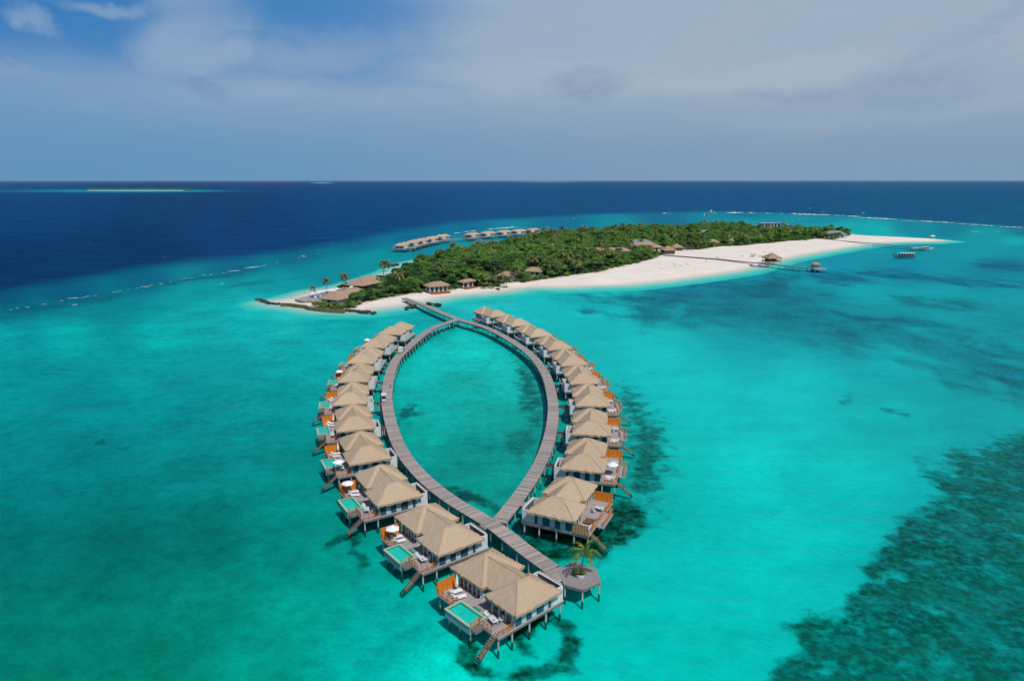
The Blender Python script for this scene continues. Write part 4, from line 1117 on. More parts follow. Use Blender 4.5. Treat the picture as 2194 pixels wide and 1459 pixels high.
HUTS = [(1013,543.5,9,8,.3,'in the wood left of the twin palms'),(1053,537,13,9,.2,'among trees right of the twin palms'),(1126,517,9,8,.2,'half hidden by palms near the back jetty'),(1151,520,9,8,.2,'second half hidden by palms near the back jetty'),
 (856,580,7,6,.5,'sunk in dark trees behind the halls'),(1086,583,11,8,-.4,'behind the tall shore palms'),(1144,574,12,8,-.35,'standing open to the beach between palms'),(1190,563.5,10,8,-.4,'in the palm grove right of the beach palms'),
 (1184,523.5,9,7,.2,'deep in the wood above the palm grove'),(1213,525,9,7,.2,'deep in the wood, right of its twin'),(1571,511,11,9,.2,'nearest the wood edge behind the long beach'),(1601,507.5,11,9,.2,'second along the wood edge behind the long beach'),
 (1631,505.5,11,9,.2,'third along the wood edge behind the long beach'),(1666,501.5,10,8,.2,'fourth along the wood edge behind the long beach'),(1526,514,12,9,.1,'behind palms right of the beach bar')]
for px, py, w, d, a, txt in HUTS: hut('thatched_bungalow', px, py, w, d, a, 'thatched bungalow roof ' + txt)
hut('long_hall', 1300, 532, 40, 11, .05, 'long low hall with pale thatched roof in mid island wood', 5.0, slope=.42, cat='hall')
hut('lodge', 1378, 521, 32, 18, .12, 'broad thatched main lodge behind the beach bar', 5.2, slope=.42, cat='hall')
hut('grey_lodge', 1372, 514.5, 24, 14, .1, 'building with grey metal roof behind the thatched main lodge', 6.0, 'greyroof', .35, cat='hall')
hut('beach_bar', 1431, 528, 11, 11, .2, 'square thatched beach bar facing the sand', 4.6, slope=.6, cat='bar', wall=M['brown'])
hut('beach_bar', 1449, 523, 10, 10, .2, 'thatched pavilion behind the beach bar under palms', 4.6, slope=.6, cat='bar', wall=M['brown'])
hut('service_building', 1514, 493.5, 12, 9, .1, 'service building with pale green roof in the wood', 7.0, 'greenroof', .35, cat='building')
hut('service_building', 1496, 499.5, 12, 7, .1, 'low green roofed shed left of the green service building', 6.0, 'greenroof', .2, cat='building')
hut('grey_house', 1788, 496, 24, 15, -.25, 'house with grey metal roof at the far end of the wood', 5.0, 'greyroof', .45, cat='house')
hut('white_house', 1694, 494, 12, 8, -.2, 'small white walled house above the trees near the far end', 6.4, 'greyroof', .3, cat='house')
x, y = at(1649, 489, 5.0)
t = thing('depot_building', 'long flat-roofed grey depot rising over the far trees', 'building', (x, y, 1.3), -.12)
b = MB(); b.box(-11, 11, -6, 6, -.5, 9.2); b.build('wall', M['panel'], t)
b = MB(); b.add([(-11.6,-6.6,9.1),(11.6,-6.6,9.5),(11.6,6.6,9.9),(-11.6,6.6,9.5),(-11.6,-6.6,9.4),(11.6,-6.6,9.8),(11.6,6.6,10.2),(-11.6,6.6,9.8)], [(3,2,1,0),(4,5,6,7),(0,1,5,4),(1,2,6,5),(2,3,7,6),(3,0,4,7)]); b.build('roof', M['greyroof'], t)
for k in range(6): b = MB(); b.box(-10.4+k*3.6, -8.2+k*3.6, -6.08, -5.98, 5.6, 8.6); b.build('window', M['glass'], t)
BLD.append((x, y, 15))
for px, top, Y, lab in ((1522, 26, 800, 'tall thin radio mast with antennas standing above the far trees'), (1507, 22, 800, 'shorter lattice mast left of the tall radio mast')):
    zc = Y*C_+(H-15)*S_; x = (px-1097)*zc/F
    t = thing('radio_mast', lab, 'mast', (x, Y, 1.2))
    b = MB()
    for k in range(3):
        a = 2*math.pi*k/3; b.tube([(.6*math.cos(a),.6*math.sin(a),0),(.3*math.cos(a),.3*math.sin(a),top)], [.11,.09], 5)
    for k in range(int(top/2)):
        for q in range(3): a = 2*math.pi*q/3; c = 2*math.pi*(q+1)/3; r = .6-.3*k*2/top; b.tube([(r*math.cos(a),r*math.sin(a),k*2),(r*math.cos(c),r*math.sin(c),k*2+2)], [.05,.05], 4)
    b.build('lattice', M['metal'], t)
    b = MB(); n = 3 if top > 24 else 1
    for k in range(n): a = 2*math.pi*k/3; b.box(.7*math.cos(a)-.35, .7*math.cos(a)+.35, .7*math.sin(a)-.3, .7*math.sin(a)+.3, top-2.4, top+.2)
    b.build('antenna', M['white'], t)

# ------------------------------------------------------------------ pool terrace on the tip
TP = [at(*q, z=1.6) for q in [(631,641),(669.6,631),(706,623),(722,625),(706,636),(686,643.5),(645,644)]]
c = np.mean(TP, 0); t = thing('pool_terrace', 'grey plank terrace with a blue pool on the sand tip', 'terrace', (c[0], c[1], 0))
b = MB(); b.prism([(p[0]-c[0], p[1]-c[1]) for p in TP], .9, 1.6); b.build('deck', M['deck'], t)
Q = [at(*q, z=1.65) for q in [(668,636),(680,633.3),(697,630),(702,632),(690,635.5),(675,638)]]
b = MB(); b.prism([(p[0]-c[0], p[1]-c[1]) for p in Q], 1.45, 1.66); b.build('pool', M['poolblue'], t)
for k, (px, py) in enumerate([(669.6,628.5),(683,626),(692,624.5),(704,622),(722,618.5),(712,620.5)]):
    x, y = at(px, py, 4.0); place(PO, USED, (x, y, 1.61), 0, 'open white parasol on the pool terrace, number %s from the sand tip' % ['one','two','three','four','six','five'][k], 'parasols on the pool terrace', (1.25,1.25,1.05))
    o = place(LG, USED, (x+1.6, y-.8, 1.61), .4+k, 'white sun lounger under terrace parasol %s from the sand tip' % ['one','two','three','four','six','five'][k], 'loungers on the pool terrace')
for k, (px, py) in enumerate([(652.5,629.5),(664.5,627)]):
    x, y = at(px, py, 0); t = thing('channel_marker', ['slender marker pole standing in the lagoon, left of a pair','slender marker pole standing in the lagoon, right of a pair'][k], 'pole', (x, y, 0))
    b = MB(); b.tube([(0,0,-1.7),(0,0,3.2)], [.09,.07], 8); b.build('pole', M['metal'], t); b = MB(); b.tube([(0,0,2.9),(0,0,3.3)], [.13,.13], 8); b.build('cap', M['rail'], t)

# ------------------------------------------------------------------ trees
LEAFY = []
def make_tree(seed, kind='tree'):
    rr = random.Random(seed); np_ = np.random.RandomState(seed)
    if kind == 'tree': t = thing('broadleaf_tree', 'x', 'tree'); rad, hh, zc, nb, ns = 4.9, 2.9, 5.6, 12, 105
    else: t = thing('shore_shrub', 'x', 'shrub'); rad, hh, zc, nb, ns = 2.3, 1.3, 1.3, 7, 60
    b = MB()
    b.tube([(0,0,-.3),(.15,.05,zc*.45),(rr.uniform(-.3,.3),rr.uniform(-.3,.3),zc)], [.3,.22,.12] if kind == 'tree' else [.1,.08,.04], 7)
    L = []
    for k in range(nb):
        a = rr.uniform(0, 6.28); q = rr.uniform(.25, .78); L.append((math.cos(a)*rad*q, math.sin(a)*rad*q, zc+rr.uniform(-.5, .75)*hh*(1.1-q)))
    L.append((0, 0, zc+hh*.55))
    for c in L[:6]: b.tube([(.1,.05,zc*.42),(c[0]*.5,c[1]*.5,(zc*.5+c[2]*.5)),(c[0],c[1],c[2])], [.14,.09,.04] if kind == 'tree' else [.05,.04,.02], 5)
    b.build('trunk', M['trunk'], t)
    b = MB()
    for c in L:
        r = rad*rr.uniform(.30, .44); r3 = (r, r, r*rr.uniform(.62, .85))
        # dark inner body of the clump, uneven
        vs = []; n1, n2 = 7, 4
        for j in range(n2+1):
            ph = math.pi*j/n2
            for i in range(n1):
                q = .74*rr.uniform(.8, 1.1); a = 2*math.pi*i/n1+j*.4
                vs.append((c[0]+r3[0]*q*math.sin(ph)*math.cos(a), c[1]+r3[1]*q*math.sin(ph)*math.sin(a), c[2]+r3[2]*q*math.cos(ph)))
        fs = [(j*n1+i, (j+1)*n1+i, (j+1)*n1+(i+1)%n1, j*n1+(i+1)%n1) for j in range(n2) for i in range(n1)]
        b.add(vs, fs); clump(b, ns, c, r3, .55 if kind == 'tree' else .4, rr)
    b.build('crown', M['leaf'] if kind == 'tree' else M['shrub'], t)
    return t
TREES = [make_tree(s) for s in (1, 2, 3, 4, 5, 6)]; SHRUBS = [make_tree(s, 'shrub') for s in (21, 22, 23, 24)]
PALMS = [make_palm('coconut_palm', 7.5, .9, 17, 3.5, 12, 1.0, M['palm'], 31, .19), make_palm('coconut_palm', 9.0, -1.3, 19, 3.7, 12, 1.05, M['palm'], 32, .19), make_palm('coconut_palm', 6.5, .4, 16, 3.3, 12, 1.0, M['palm'], 33, .19)]
mn, mx = VGW.min(0), VGW.max(0); cand = []
sp = 5.9
for j in range(int((mx[1]-mn[1])/sp)+1):
    for i in range(int((mx[0]-mn[0])/sp)+1):
        cand.append((mn[0]+(i+(j % 2)*.5+random.uniform(-.38, .38))*sp, mn[1]+(j+random.uniform(-.38, .38))*sp))
cand = np.array(cand); sv = sdist(cand, VGW); ss = sdist(cand, SHW)
def front_of(x, y):
    """how low the plants must stay: those just in front of a building stay small"""
    lim = 9.9
    for bx, by, r in BLD:
        dx, dy = bx-x, by-y; d = math.hypot(dx, dy)
        if d < r: return 0
        L = math.hypot(x, y); fx, fy = x/L, y/L
        al = dx*fx+dy*fy; ac = abs(-dx*fy+dy*fx)
        if 0 < al < r+9 and ac < r*.8: lim = min(lim, 2.6 if al < r+5 else 4.0)
    return lim
items = []
for (x, y), v, s_ in zip(cand, sv, ss):
    if v < .3: continue
    lim = front_of(x, y)
    if lim == 0: continue
    items.append((x, y, v, lim))
items.sort(key=lambda q: q[0]**2+q[1]**2)
ntree = nshr = 0; rest = []
gz = lambda x, y: float(ground_z(sdist(np.array([[x, y]]), SHW))[0])
def zone(x, y):
    return ('near end' if y < 430 else 'middle' if y < 620 else 'far end')
for x, y, v, lim in items:
    edge = v < 4.5
    if edge or lim < 3.5:
        sc = random.uniform(.75, 1.3) if edge else random.uniform(.7, .95)
        if nshr < 240:
            z = gz(x, y)
            place(random.choice(SHRUBS), USED, (x, y, z-.1), random.uniform(0, 6.28), 'light green shrub along the wood edge at the island %s' % zone(x, y), 'shrubs along the wood edge, ' + zone(x, y), (sc, sc, sc*random.uniform(.8, 1.15))); nshr += 1
        else: rest.append((x, y, sc*.62, True))
        continue
    ramp = min(1, (v-2)/12)
    sc = (.6+.4*ramp)*random.choice((.75, .9, 1.0, 1.1, 1.35))*random.uniform(.9, 1.1)
    if lim < 5: sc = min(sc, .62)
    if ntree < 300:
        place(random.choice(TREES), USED, (x, y, gz(x, y)-.1), random.uniform(0, 6.28), 'dense green broadleaf tree in the wood at the island %s' % zone(x, y), 'broadleaf trees in the wood, ' + zone(x, y), (sc, sc, sc*random.choice((.5, .62, .75, .95))*random.uniform(.9, 1.1))); ntree += 1
    else: rest.append((x, y, sc, False))
for k, (px, py, sc) in enumerate([(674,652,.7),(681,654,.8),(688,655,.8),(695,656,.9),(702,656.5,.8),(710,657,.9),(718,657.5,.8),(727,657.5,.8),(736,657,.7),(744,656,.9),(751,655,1.2),(757,652,1.6),(764,650,1.7),(771,647,1.5),(779,645,1.7),(787,643,1.6),(795,641,1.4),(803,638,1.5),(760,656,.8),(770,651,.9),
    (783,637,1.3),(795,634,1.5),(806,633,1.5),(815,636,1.2),(1760,511,1.6),(1765,511.5,1.5),(1772,511.5,1.7),(1780,512,1.8),(1788,511.5,1.8),(1797,510.5,1.8),
    (828,622,1.2),(838,622,1.4),(808,615,1.5),(820,614,1.6),(832,612,1.6),(845,622,1.1),(742,617,1.4),(733,620,1.2),(1768,508,1.9),(1776,509,2.0),(1785,509,2.1),(1794,508,2.0),(1803,506,1.9),(1810,504,2.2),(1816,503,2.0)]):
    x, y = at(px, py, 1.2)
    if sc > 1.45: place(random.choice(TREES), USED, (x, y, 1.0), random.uniform(0, 6.28), 'round green tree in front of the buildings at the island %s' % zone(x, y), 'trees before the buildings, ' + zone(x, y), (sc*.42, sc*.42, sc*.42))
    else: place(random.choice(SHRUBS), USED, (x, y, 1.0), random.uniform(0, 6.28), 'light green shrub before the large halls at the island near end', 'shrubs before the halls', (sc, sc, sc))
# the farther wood: one mass of crowns
def wood(rest):
    vs_all = []; fs_all = []; nb = 0; TV = []
    for t in TREES[:4]+SHRUBS[:2]:
        me = [c for c in kids(t) if c.name.startswith('crown')][0].data
        v = np.zeros(len(me.vertices)*3); me.vertices.foreach_get('co', v); v = v.reshape(-1, 3)
        fidx = [list(p.vertices) for p in me.polygons]
        keep = [f for k, f in enumerate(fidx)]
        TV.append((v, np.array(keep)))
    for x, y, sc, shr in rest:
        v, f = TV[random.choice((4, 5)) if shr else random.randrange(4)]
        if shr: sc /= .62
        a = random.uniform(0, 6.28); c_, s_ = math.cos(a), math.sin(a); zs = sc*random.choice((.5, .62, .75, .95))*random.uniform(.9, 1.1)
        far = y > 560
        ff = f
        if far:
            # every second leaf clump, enlarged by nature of distance is not needed: keep body quads and a share of leaves
            k = RN.rand(len(f)) < .6; ff = f[k]
        vv = np.c_[(v[:,0]*c_-v[:,1]*s_)*sc+x, (v[:,0]*s_+v[:,1]*c_)*sc+y, v[:,2]*zs+1.2]
        vs_all.append(vv); fs_all.append(ff+nb); nb += len(vv)
    V = np.vstack(vs_all); Fq = np.vstack(fs_all)
    me = bpy.data.meshes.new('forest_canopy'); me.vertices.add(len(V)); me.vertices.foreach_set('co', V.ravel())
    me.loops.add(Fq.size); me.loops.foreach_set('vertex_index', Fq.ravel().astype(np.int32)); me.polygons.add(len(Fq))
    me.polygons.foreach_set('loop_start', np.arange(0, Fq.size, 4, dtype=np.int32)); me.polygons.foreach_set('loop_total', np.full(len(Fq), 4, np.int32)); me.update(); me.validate()
    me.materials.append(M['leaf']); o = bpy.data.objects.new('forest', me); C.objects.link(o); tag(o, kind='stuff')
wood(rest)
print('trees', ntree, 'shrubs', nshr, 'rest', len(rest))
PALMPX = [(1022,524.5),(1031,526),(1051,527.5),(1108,515.5),(1134,498),(1022,575),(1025,598),(1045,595.5),(1075,592.6),(1108,578),(1125,592.6),(1140,557),(1173,569),
 (1194,517),(1211,489),(1250,489),(1255,494),(1173,563),(1145,551),(1209,543),(1231,543),(1201,568.5),(1224,551),(1233,566),(1267,538.5),(1271,560),(1295,545),(1316,487),(1336,487),(1357,485),(1372,483),(1331,526),
 (1376,517),(1387,532),(1361,532),(1441,514),(1456,517),(1473,515),(1483,520),(1494,508),(1503,518),(1526,520),(1464,477.5),(1537,477),(1548,478),(1323,551),(1680,482),(1690.6,487),(1782,487),(1804.5,490),(1788,505),(1729,507),
 (1162,503),(1180,508),(1190,500),(1225,500),(1270,500),(1290,503),(1300,497),(1345,495),(1150,510),(1170,530),(1140,530),(1215,555),(1240,555),(1190,552),(1160,548),(1085,600),(1062,585),(1000,560),(940,575),(870,590),(1100,540),(1280,520),(1350,520),(1400,500),(1430,495),(1560,505),(1620,500),(1465,522),(1478,526),(1491,522)]
for _ in range(60):
    q = items[int(random.random()*len(items))]
    if q[3] > 5: px, py = pix(q[0], q[1], 9.5); PALMPX.append((px, py))
for k, (px, py) in enumerate(PALMPX):
    p = random.choice(PALMS); s = random.uniform(.85, 1.15); hh = {PALMS[0]: 8.5, PALMS[1]: 9.6, PALMS[2]: 8.0}[p]*s
    for _ in range(8):
        x, y = at(px, py, 1.2+hh*.92)
        if sdist(np.array([[x, y]]), VGW)[0] > 1.0: break
        hh *= .9; s *= .95
    if px in (1022, 1031, 1051) and py < 530: s *= 1.2
    s *= 1.12
    place(p, USED, (x, y, 1.1), random.uniform(0, 6.28), 'coconut palm with spreading fronds rising from the wood at the island %s' % zone(x, y), 'coconut palms on the island, ' + zone(x, y), (s*1.1, s*1.1, hh/{PALMS[0]: 7.5, PALMS[1]: 9.0, PALMS[2]: 6.5}[p]*1.04))
for px, py, hh, lab in ((675,638,5.2,'lowest of the three palms on the pool terrace'),(701.6,631,7.3,'middle palm of the three on the pool terrace'),(735,622,8.0,'tallest of three palms, beside the large hall'),(743,620,6.6,'short palm just right of the tallest terrace palm'),(1162.6,509,9,'lone tall thin palm by the far villas'),(1046,617,6.6,'palm in front of the second beach house'),(1058,616,6.0,'small palm on the sand right of the second beach house')):
    x, y = at(px, py, 1.3); s = hh/7.5
    place(PALMS[0], USED, (x, y, 1.2), random.uniform(0, 6.28), lab, 'palms standing clear of the wood', (s*.95, s*.95, s))

# ------------------------------------------------------------------ rocks, seawall
def rock_mesh(seed):
    rr = random.Random(seed); b = MB(); vs = []; n1, n2 = 7, 5
    for j in range(n2+1):
        ph = math.pi*j/n2
        for i in range(n1):
            q = rr.uniform(.72, 1.1); a = 2*math.pi*i/n1
            vs.append((q*math.sin(ph)*math.cos(a), q*math.sin(ph)*math.sin(a), .75*q*math.cos(ph)))
    fs = [(j*n1+i, (j+1)*n1+i, (j+1)*n1+(i+1)%n1, j*n1+(i+1)%n1) for j in range(n2) for i in range(n1)]
    b.add(vs, fs); return b
RK = []
for s in range(5):
    o = rock_mesh(s).build('boulder', M['rock']); o.hide_render = False; tag(o, 'x', 'rock'); RK.append(o)
def rocks(line, n, r, txt, jit=1.2, g=''):
    P = [np.array(at(*q, z=.2)) for q in line]; S = [0]
    for a, c in zip(P, P[1:]): S.append(S[-1]+np.linalg.norm(c-a))
    for k in range(n):
        s = S[-1]*(k+.5)/n; i = max(q for q in range(len(S)) if S[q] <= s); i = min(i, len(P)-2); p = P[i]+(P[i+1]-P[i])*(s-S[i])/max(S[i+1]-S[i], .01)
        rr = r*random.uniform(.7, 1.3)
        place(random.choice(RK), USED, (p[0]+random.uniform(-jit, jit), p[1]+random.uniform(-jit, jit), random.uniform(.05, .45)), random.uniform(0, 6), 'dark boulder ' + txt, 'boulders ' + g, (rr, rr, rr*.8))
rocks([(552,640.5),(562,644),(575,649),(595,651.5),(610,652.5)], 46, .85, 'in the curved breakwater off the sand tip', 1.1, 'of the tip breakwater')
rocks([(735,665),(760,666),(790,669),(806,669.5)], 40, .85, 'in the low groyne below the white-walled hall', 1.2, 'of the near groyne')
rocks([(868,661),(880,658),(889,654)], 12, .9, 'in the short groyne under the jetty start', .8, 'under the jetty start')
rocks([(913,650),(925,651.5),(944,653)], 16, 1.0, 'in the short groyne right of the jetty start', .7, 'right of the jetty start')
rocks([(823,571),(838,569),(855,566)], 14, 1.2, 'in the groyne behind the island near end', .8, 'behind the island')
rocks([(1061,619),(1070,622)], 3, 1.0, 'at the waterline before the second beach house', .6, 'at the waterline')
P = catmull([at(*q, z=.5) for q in [(602,653),(620,653.5),(640,656),(655,658),(663,661),(700,665),(738,667)]], 1.2)
b = MB()
for k, (p, q) in enumerate(zip(P, P[1:])): b.bar((p[0], p[1], .35+random.uniform(-.06,.06)), (q[0], q[1], .35), 1.5, 1.9)
tag(b.build('seawall', M['seawall']), 'low brown sandbag wall holding the sand tip above the water', 'wall')

# ------------------------------------------------------------------ piers on the right side of the island
jetty('long_pier', 'long grey boardwalk crossing the beach to the gazebo in the water', [at(*q, z=1.9) for q in [(1422,546),(1470,549.5),(1534,554.5),(1580,559),(1620,563),(1660,566.5),(1700,570.5),(1742,574)]], 2.6, 1.9, step=5.0, mat=M['walk'])
jetty('far_pier', 'farther narrow pier running over the beach to the boat landing', [at(*q, z=1.8) for q in [(1752,510.5),(1792,514.5),(1830,518),(1880,522),(1920,526),(1958,529.5)]], 2.6, 1.8, step=5.0, mat=M['walk'])
def pavilion(name, label, px, py, w, ze, slope, zf, n=4, rz=.15, solid=False):
    x, y = at(px, py, ze+w/2*slope); t = thing(name, label, 'pavilion', (x, y, 0), rz)
    b = MB(); hip(b, -w/2, w/2, -w/2, w/2, ze, slope, res=.8, seed=9); r = b.build('roof', M['thatch_isle'], t)
    b = MB(); hipcaps(b, -w/2, w/2, -w/2, w/2, ze, slope, .14); b.build('ridge_cap', M['thatch_isle'], r)
    q = w/2-.9
    b = MB(); b.box(-q-.9, q+.9, -q-.9, q+.9, zf-.3, zf); b.build('deck', M['deck'], t)
    for sx in (-q, 0, q):
        for sy in (-q, 0, q):
            if sx == 0 and sy == 0: continue
            b = MB(); b.tube([(sx,sy,zf),(sx,sy,ze+.2)], [.13,.13], 8); b.build('column', M['brown'], t)
            add_pile(t, sx, sy)
    b = MB()
    for p1, p2 in (((-q,-q),(q,-q)),((q,-q),(q,q)),((q,q),(-q,q)),((-q,q),(-q,-q))): railing(b, p1+(zf,), p2+(zf,), .9, 2.0)
    b.build('railing', M['brown'], t)
    if solid: b = MB(); b.box(-q*.75, q*.6, -q*.4, q*.75, zf, ze); b.build('bar_counter', M['brown'], t)
    return t
pavilion('overwater_bar', 'thatched overwater bar with pointed roof beside the long boardwalk', 1654.5, 542, 11.0, 4.6, .62, 2.0, solid=True)
pavilion('gazebo', 'small thatched gazebo at the seaward end of the long boardwalk', 1747.5, 561.5, 5.4, 4.3, .45, 2.05)
x, y = at(1751, 574.5, 1.7); t = thing('landing_stage', 'grey plank landing stage around the small gazebo', 'landing stage', (x, y, 0), .15)
b = MB(); b.box(-4.2, 4.2, -4.4, 4.5, 1.35, 1.68); b.build('deck', M['deck'], t)
for sx in (-4, 0, 4):
    for sy in (-4, 0, 5): add_pile(t, sx, sy)
x, y = at(1627, 569, .5); t = thing('floating_dock', 'floating dock with dark frame holding two white craft slabs', 'dock', (x, y, 0), -.06)
b = MB()
b.box(-6.5, 6.5, -3.6, -2.6, .1, .55); b.box(-6.5, 6.5, 2.6, 3.6, .1, .55); b.box(-6.5, -5.6, -2.6, 2.6, .1, .55); b.box(5.6, 6.5, -2.6, 2.6, .1, .55); b.box(-.9, .9, -2.6, 2.6, .1, .55); b.build('frame', M['beam'], t)
for k in (-1, 1): b = MB(); b.box(k*3.2-1.9, k*3.2+1.9, -2.3, 2.3, .25, .8); b.build('craft_slab', M['white'], t)
x, y = at(1967, 531, 1.5); t = thing('boat_landing', 'grey plank landing at the end of the farther pier', 'landing stage', (x, y, 0), -.1)
b = MB(); b.box(-6, 6, -4, 4, 1.3, 1.62); b.build('deck', M['deck'], t)
for sx in (-5.5, 0, 5.5):
    for sy in (-3.6, 3.6): add_pile(t, sx, sy)
b = MB(); railing(b, (-5.8, 3.8, 1.62), (5.8, 3.8, 1.62), 1.0, 1.6); b.build('railing', M['brown'], t)

def boat_hull(b, L, W, Hh, rise, z0=-.25, stern=.6):
    n = 14; vs = []; fs = []
    for i in range(n+1):
        t = i/n; x = -L/2+L*t
        w = W/2*min(1, (stern+(1-stern)*min(1, t*3)))*(1-max(0, (t-.55)/.45)**2.2)
        zt = Hh+rise*max(0, (t-.72)/.28)**2+rise*.35*max(0, (.15-t)/.15)**2
        kz = z0+(zt-z0)*.8*max(0, (t-.8)/.2)**2
        for s in (-1, 1): vs += [(x, s*w, zt), (x, s*w*.75, kz*.5+zt*.25)]
        vs += [(x, 0, kz), (x, 0, zt-.45)]
    for i in range(n):
        a = i*6; c = a+6
        # port: 0 top,1 mid ; starboard: 2 top,3 mid ; 4 keel, 5 inside floor
        fs += [(a, a+1, c+1, c), (a+1, a+4, c+4, c+1), (a+4, a+3, c+3, c+4), (a+3, a+2, c+2, c+3), (a, c, c+5, a+5), (a+5, c+5, c+2, a+2)]
    fs += [(0, 5, 2, 3, 4, 1)]
    b.add(vs, fs)
x, y = at(1936, 551, .2); t = thing('traditional_boat', 'dark traditional wooden boat with long white canopy and upswept prow', 'boat', (x, y, 0), math.pi)
b = MB(); boat_hull(b, 18.5, 4.6, 1.2, 2.6); b.build('hull', M['hull'], t, False)
b = MB(); b.box(-7.6, 4.2, -2.1, 2.1, 3.25, 3.42); b.box(-7.8, 4.4, -1.6, 1.6, 3.42, 3.52); b.build('canopy', M['white'], t)
b = MB(); b.box(-6.6, 3.2, -1.7, 1.7, .9, 3.24); b.build('cabin', M['glass'], t)
for k in range(6):
    for s in (-1, 1): b = MB(); b.box(-7.4+k*2.25, -7.25+k*2.25, s*2.0-.06, s*2.0+.06, 1.0, 3.25); b.build('canopy_post', M['white'], t)
b = MB(); b.tube([(8.4,0,3.2),(9.1,0,4.3),(9.0,0,4.9)], [.22,.16,.08], 8); b.build('prow', M['hull'], t)
b = MB(); b.box(-8.9, -8.2, -.5, .5, .9, 2.2); b.build('engine', M['black'], t)
x, y = at(1984, 534, .3); t = thing('speedboat', 'white speedboat moored at the far boat landing', 'boat', (x, y, 0), .05)
b = MB(); boat_hull(b, 13, 3.6, 1.3, .5, stern=.85); b.build('hull', M['white'], t)
b = MB(); b.box(-3.5, 2.2, -1.4, 1.4, 1.1, 2.3); b.build('cabin', M['glass'], t)
b = MB(); b.box(-4.2, 2.6, -1.55, 1.55, 2.3, 2.42); b.build('cabin_roof', M['white'], t)
b = MB(); b.tube([(0,0,2.4),(0,0,3.6)], [.04,.03], 6); b.build('antenna', M['metal'], t)

# beach details
GZ = 1.35
for k, (px, lab) in enumerate(((1441, 'left post of the beach volleyball net'), (1450, 'right post of the beach volleyball net'))): pass
p1 = at(1441, 572.5, GZ); p2 = at(1450, 571.5, GZ); c = ((p1[0]+p2[0])/2, (p1[1]+p2[1])/2); a = math.atan2(p2[1]-p1[1], p2[0]-p1[0]); L = 9
t = thing('volleyball_net', 'beach volleyball net on two thin posts on the open sand', 'net', (c[0], c[1], 1.2), a+.9)
for s in (-1, 1): b = MB(); b.tube([(s*L/2*.9,0,0),(s*L/2*.9,0,2.6)], [.08,.08], 6); b.build('post', M['metal'], t)
b = MB(); b.box(-L/2*.9, L/2*.9, -.01, .01, 2.3, 2.45); b.box(-L/2*.9, L/2*.9, -.01, .01, 1.5, 1.55)
for k in range(28): xx = -L/2*.9+k*L*.9/27; b.box(xx-.01, xx+.01, -.008, .008, 1.55, 2.3)
b.build('net', M['white'], t)
x, y = at(1614, 550, GZ); t = thing('beach_swing', 'brown canopied wooden swing on the sand left of the overwater bar', 'swing', (x, y, 1.2), .3)
b = MB()
for sx in (-1.6, 1.6): b.bar((sx, -.8, 0), (sx, 0, 2.4), .12, .12); b.bar((sx, .8, 0), (sx, 0, 2.4), .12, .12)
b.bar((-1.8, 0, 2.42), (1.8, 0, 2.42), .14, .14); b.build('frame', M['brown'], t)
b = MB(); b.box(-1.1, 1.1, -.35, .35, .5, .6); b.bar((0, .38, .6), (0, .45, 1.1), 2.2, .06); b.build('seat', M['brown'], t)
b = MB(); b.box(-1.8, 1.8, -1.1, 1.1, 2.5, 2.6); b.build('canopy', M['rail'], t)
for k, (px, py, sh, lab) in enumerate(((1625,551,'dark','person in dark clothes standing left in the group by the swing'),(1627.5,551.5,'white','person in white top in the middle of the group by the swing'),(1630.5,551.5,'dark','person in dark clothes standing right in the group by the swing'),(1608,549.5,'white','person in white sitting area left of the beach swing'),(1535,554.5,'dark','person in dark clothes on the boardwalk halfway across the beach'),(1539,555,'white','person in white top on the boardwalk halfway across the beach'))):
    if 'sitting area' in lab: lab = 'person in white top walking left of the beach swing'
    x, y = at(px, py, 1.9 if py > 554 else GZ)
    make_person(lab, (x, y, 1.9 if py > 554 else 1.28), k*1.3, M['fabric'] if sh == 'white' else M['cloth_dark'], M['cloth_dark'])
for k, (px, py, lab) in enumerate(((1419,574.5,'lowest and leftmost on the open beach'),(1460,569,'just right of the volleyball net'),(1474,567.5,'second right of the volleyball net'),(1513,560,'below the boardwalk on open sand'),(1590,548.5,'above the boardwalk left of the swing'),(1638,541.5,'just above the overwater bar roof'))):
    x, y = at(px, py, GZ); o = place(LG, USED, (x, y, 1.3), k*.9, 'pale beach lounger on the sand, ' + lab, 'loungers on the open beach', (1.4,1.4,1.4))
x, y = at(1997.5, 511.5, 1.0); t = thing('beach_tent', 'tiny white canopy frame near the tip of the sandspit', 'canopy', (x, y, .9), .3)
for sx in (-1.6, 1.6):
    for sy in (-1.6, 1.6): b = MB(); b.tube([(sx,sy,-.4),(sx,sy,2.8)], [.1,.1], 6); b.build('pole', M['white'], t)
b = MB(); b.add([(-2,-2,2.8),(2,-2,2.8),(2,2,2.8),(-2,2,2.8),(0,0,3.8)], [(0,1,4),(1,2,4),(2,3,4),(3,0,4),(3,2,1,0)]); b.build('canopy', M['fabric'], t)
for k, (px, py, lab) in enumerate(((1447,536,'left beach frame before the bar'),(1463,537,'middle beach frame before the bar'),(1478,536,'right beach frame before the bar'))):
    x, y = at(px, py+1, GZ); t = thing('shade_frame', 'dark open-sided shade frame on the sand, ' + lab, 'shade frame', (x, y, 1.2), .1)
    for sx in (-3, 3):
        for sy in (-2, 2): b = MB(); b.box(sx-.1, sx+.1, sy-.1, sy+.1, 0, 2.6); b.build('post', M['hull'], t)
    b = MB()
    for yy in (-2, 2): b.box(-3.1, 3.1, yy-.1, yy+.1, 2.6, 2.75)
    for xx in (-3, -1.5, 0, 1.5, 3): b.box(xx-.06, xx+.06, -2.2, 2.2, 2.76, 2.86)
    b.build('slatted_top', M['hull'], t)
    b = MB(); b.box(-2.4, 2.4, -1.4, 1.4, .0, .4); b.build('bench', M['greyfabric'], t)

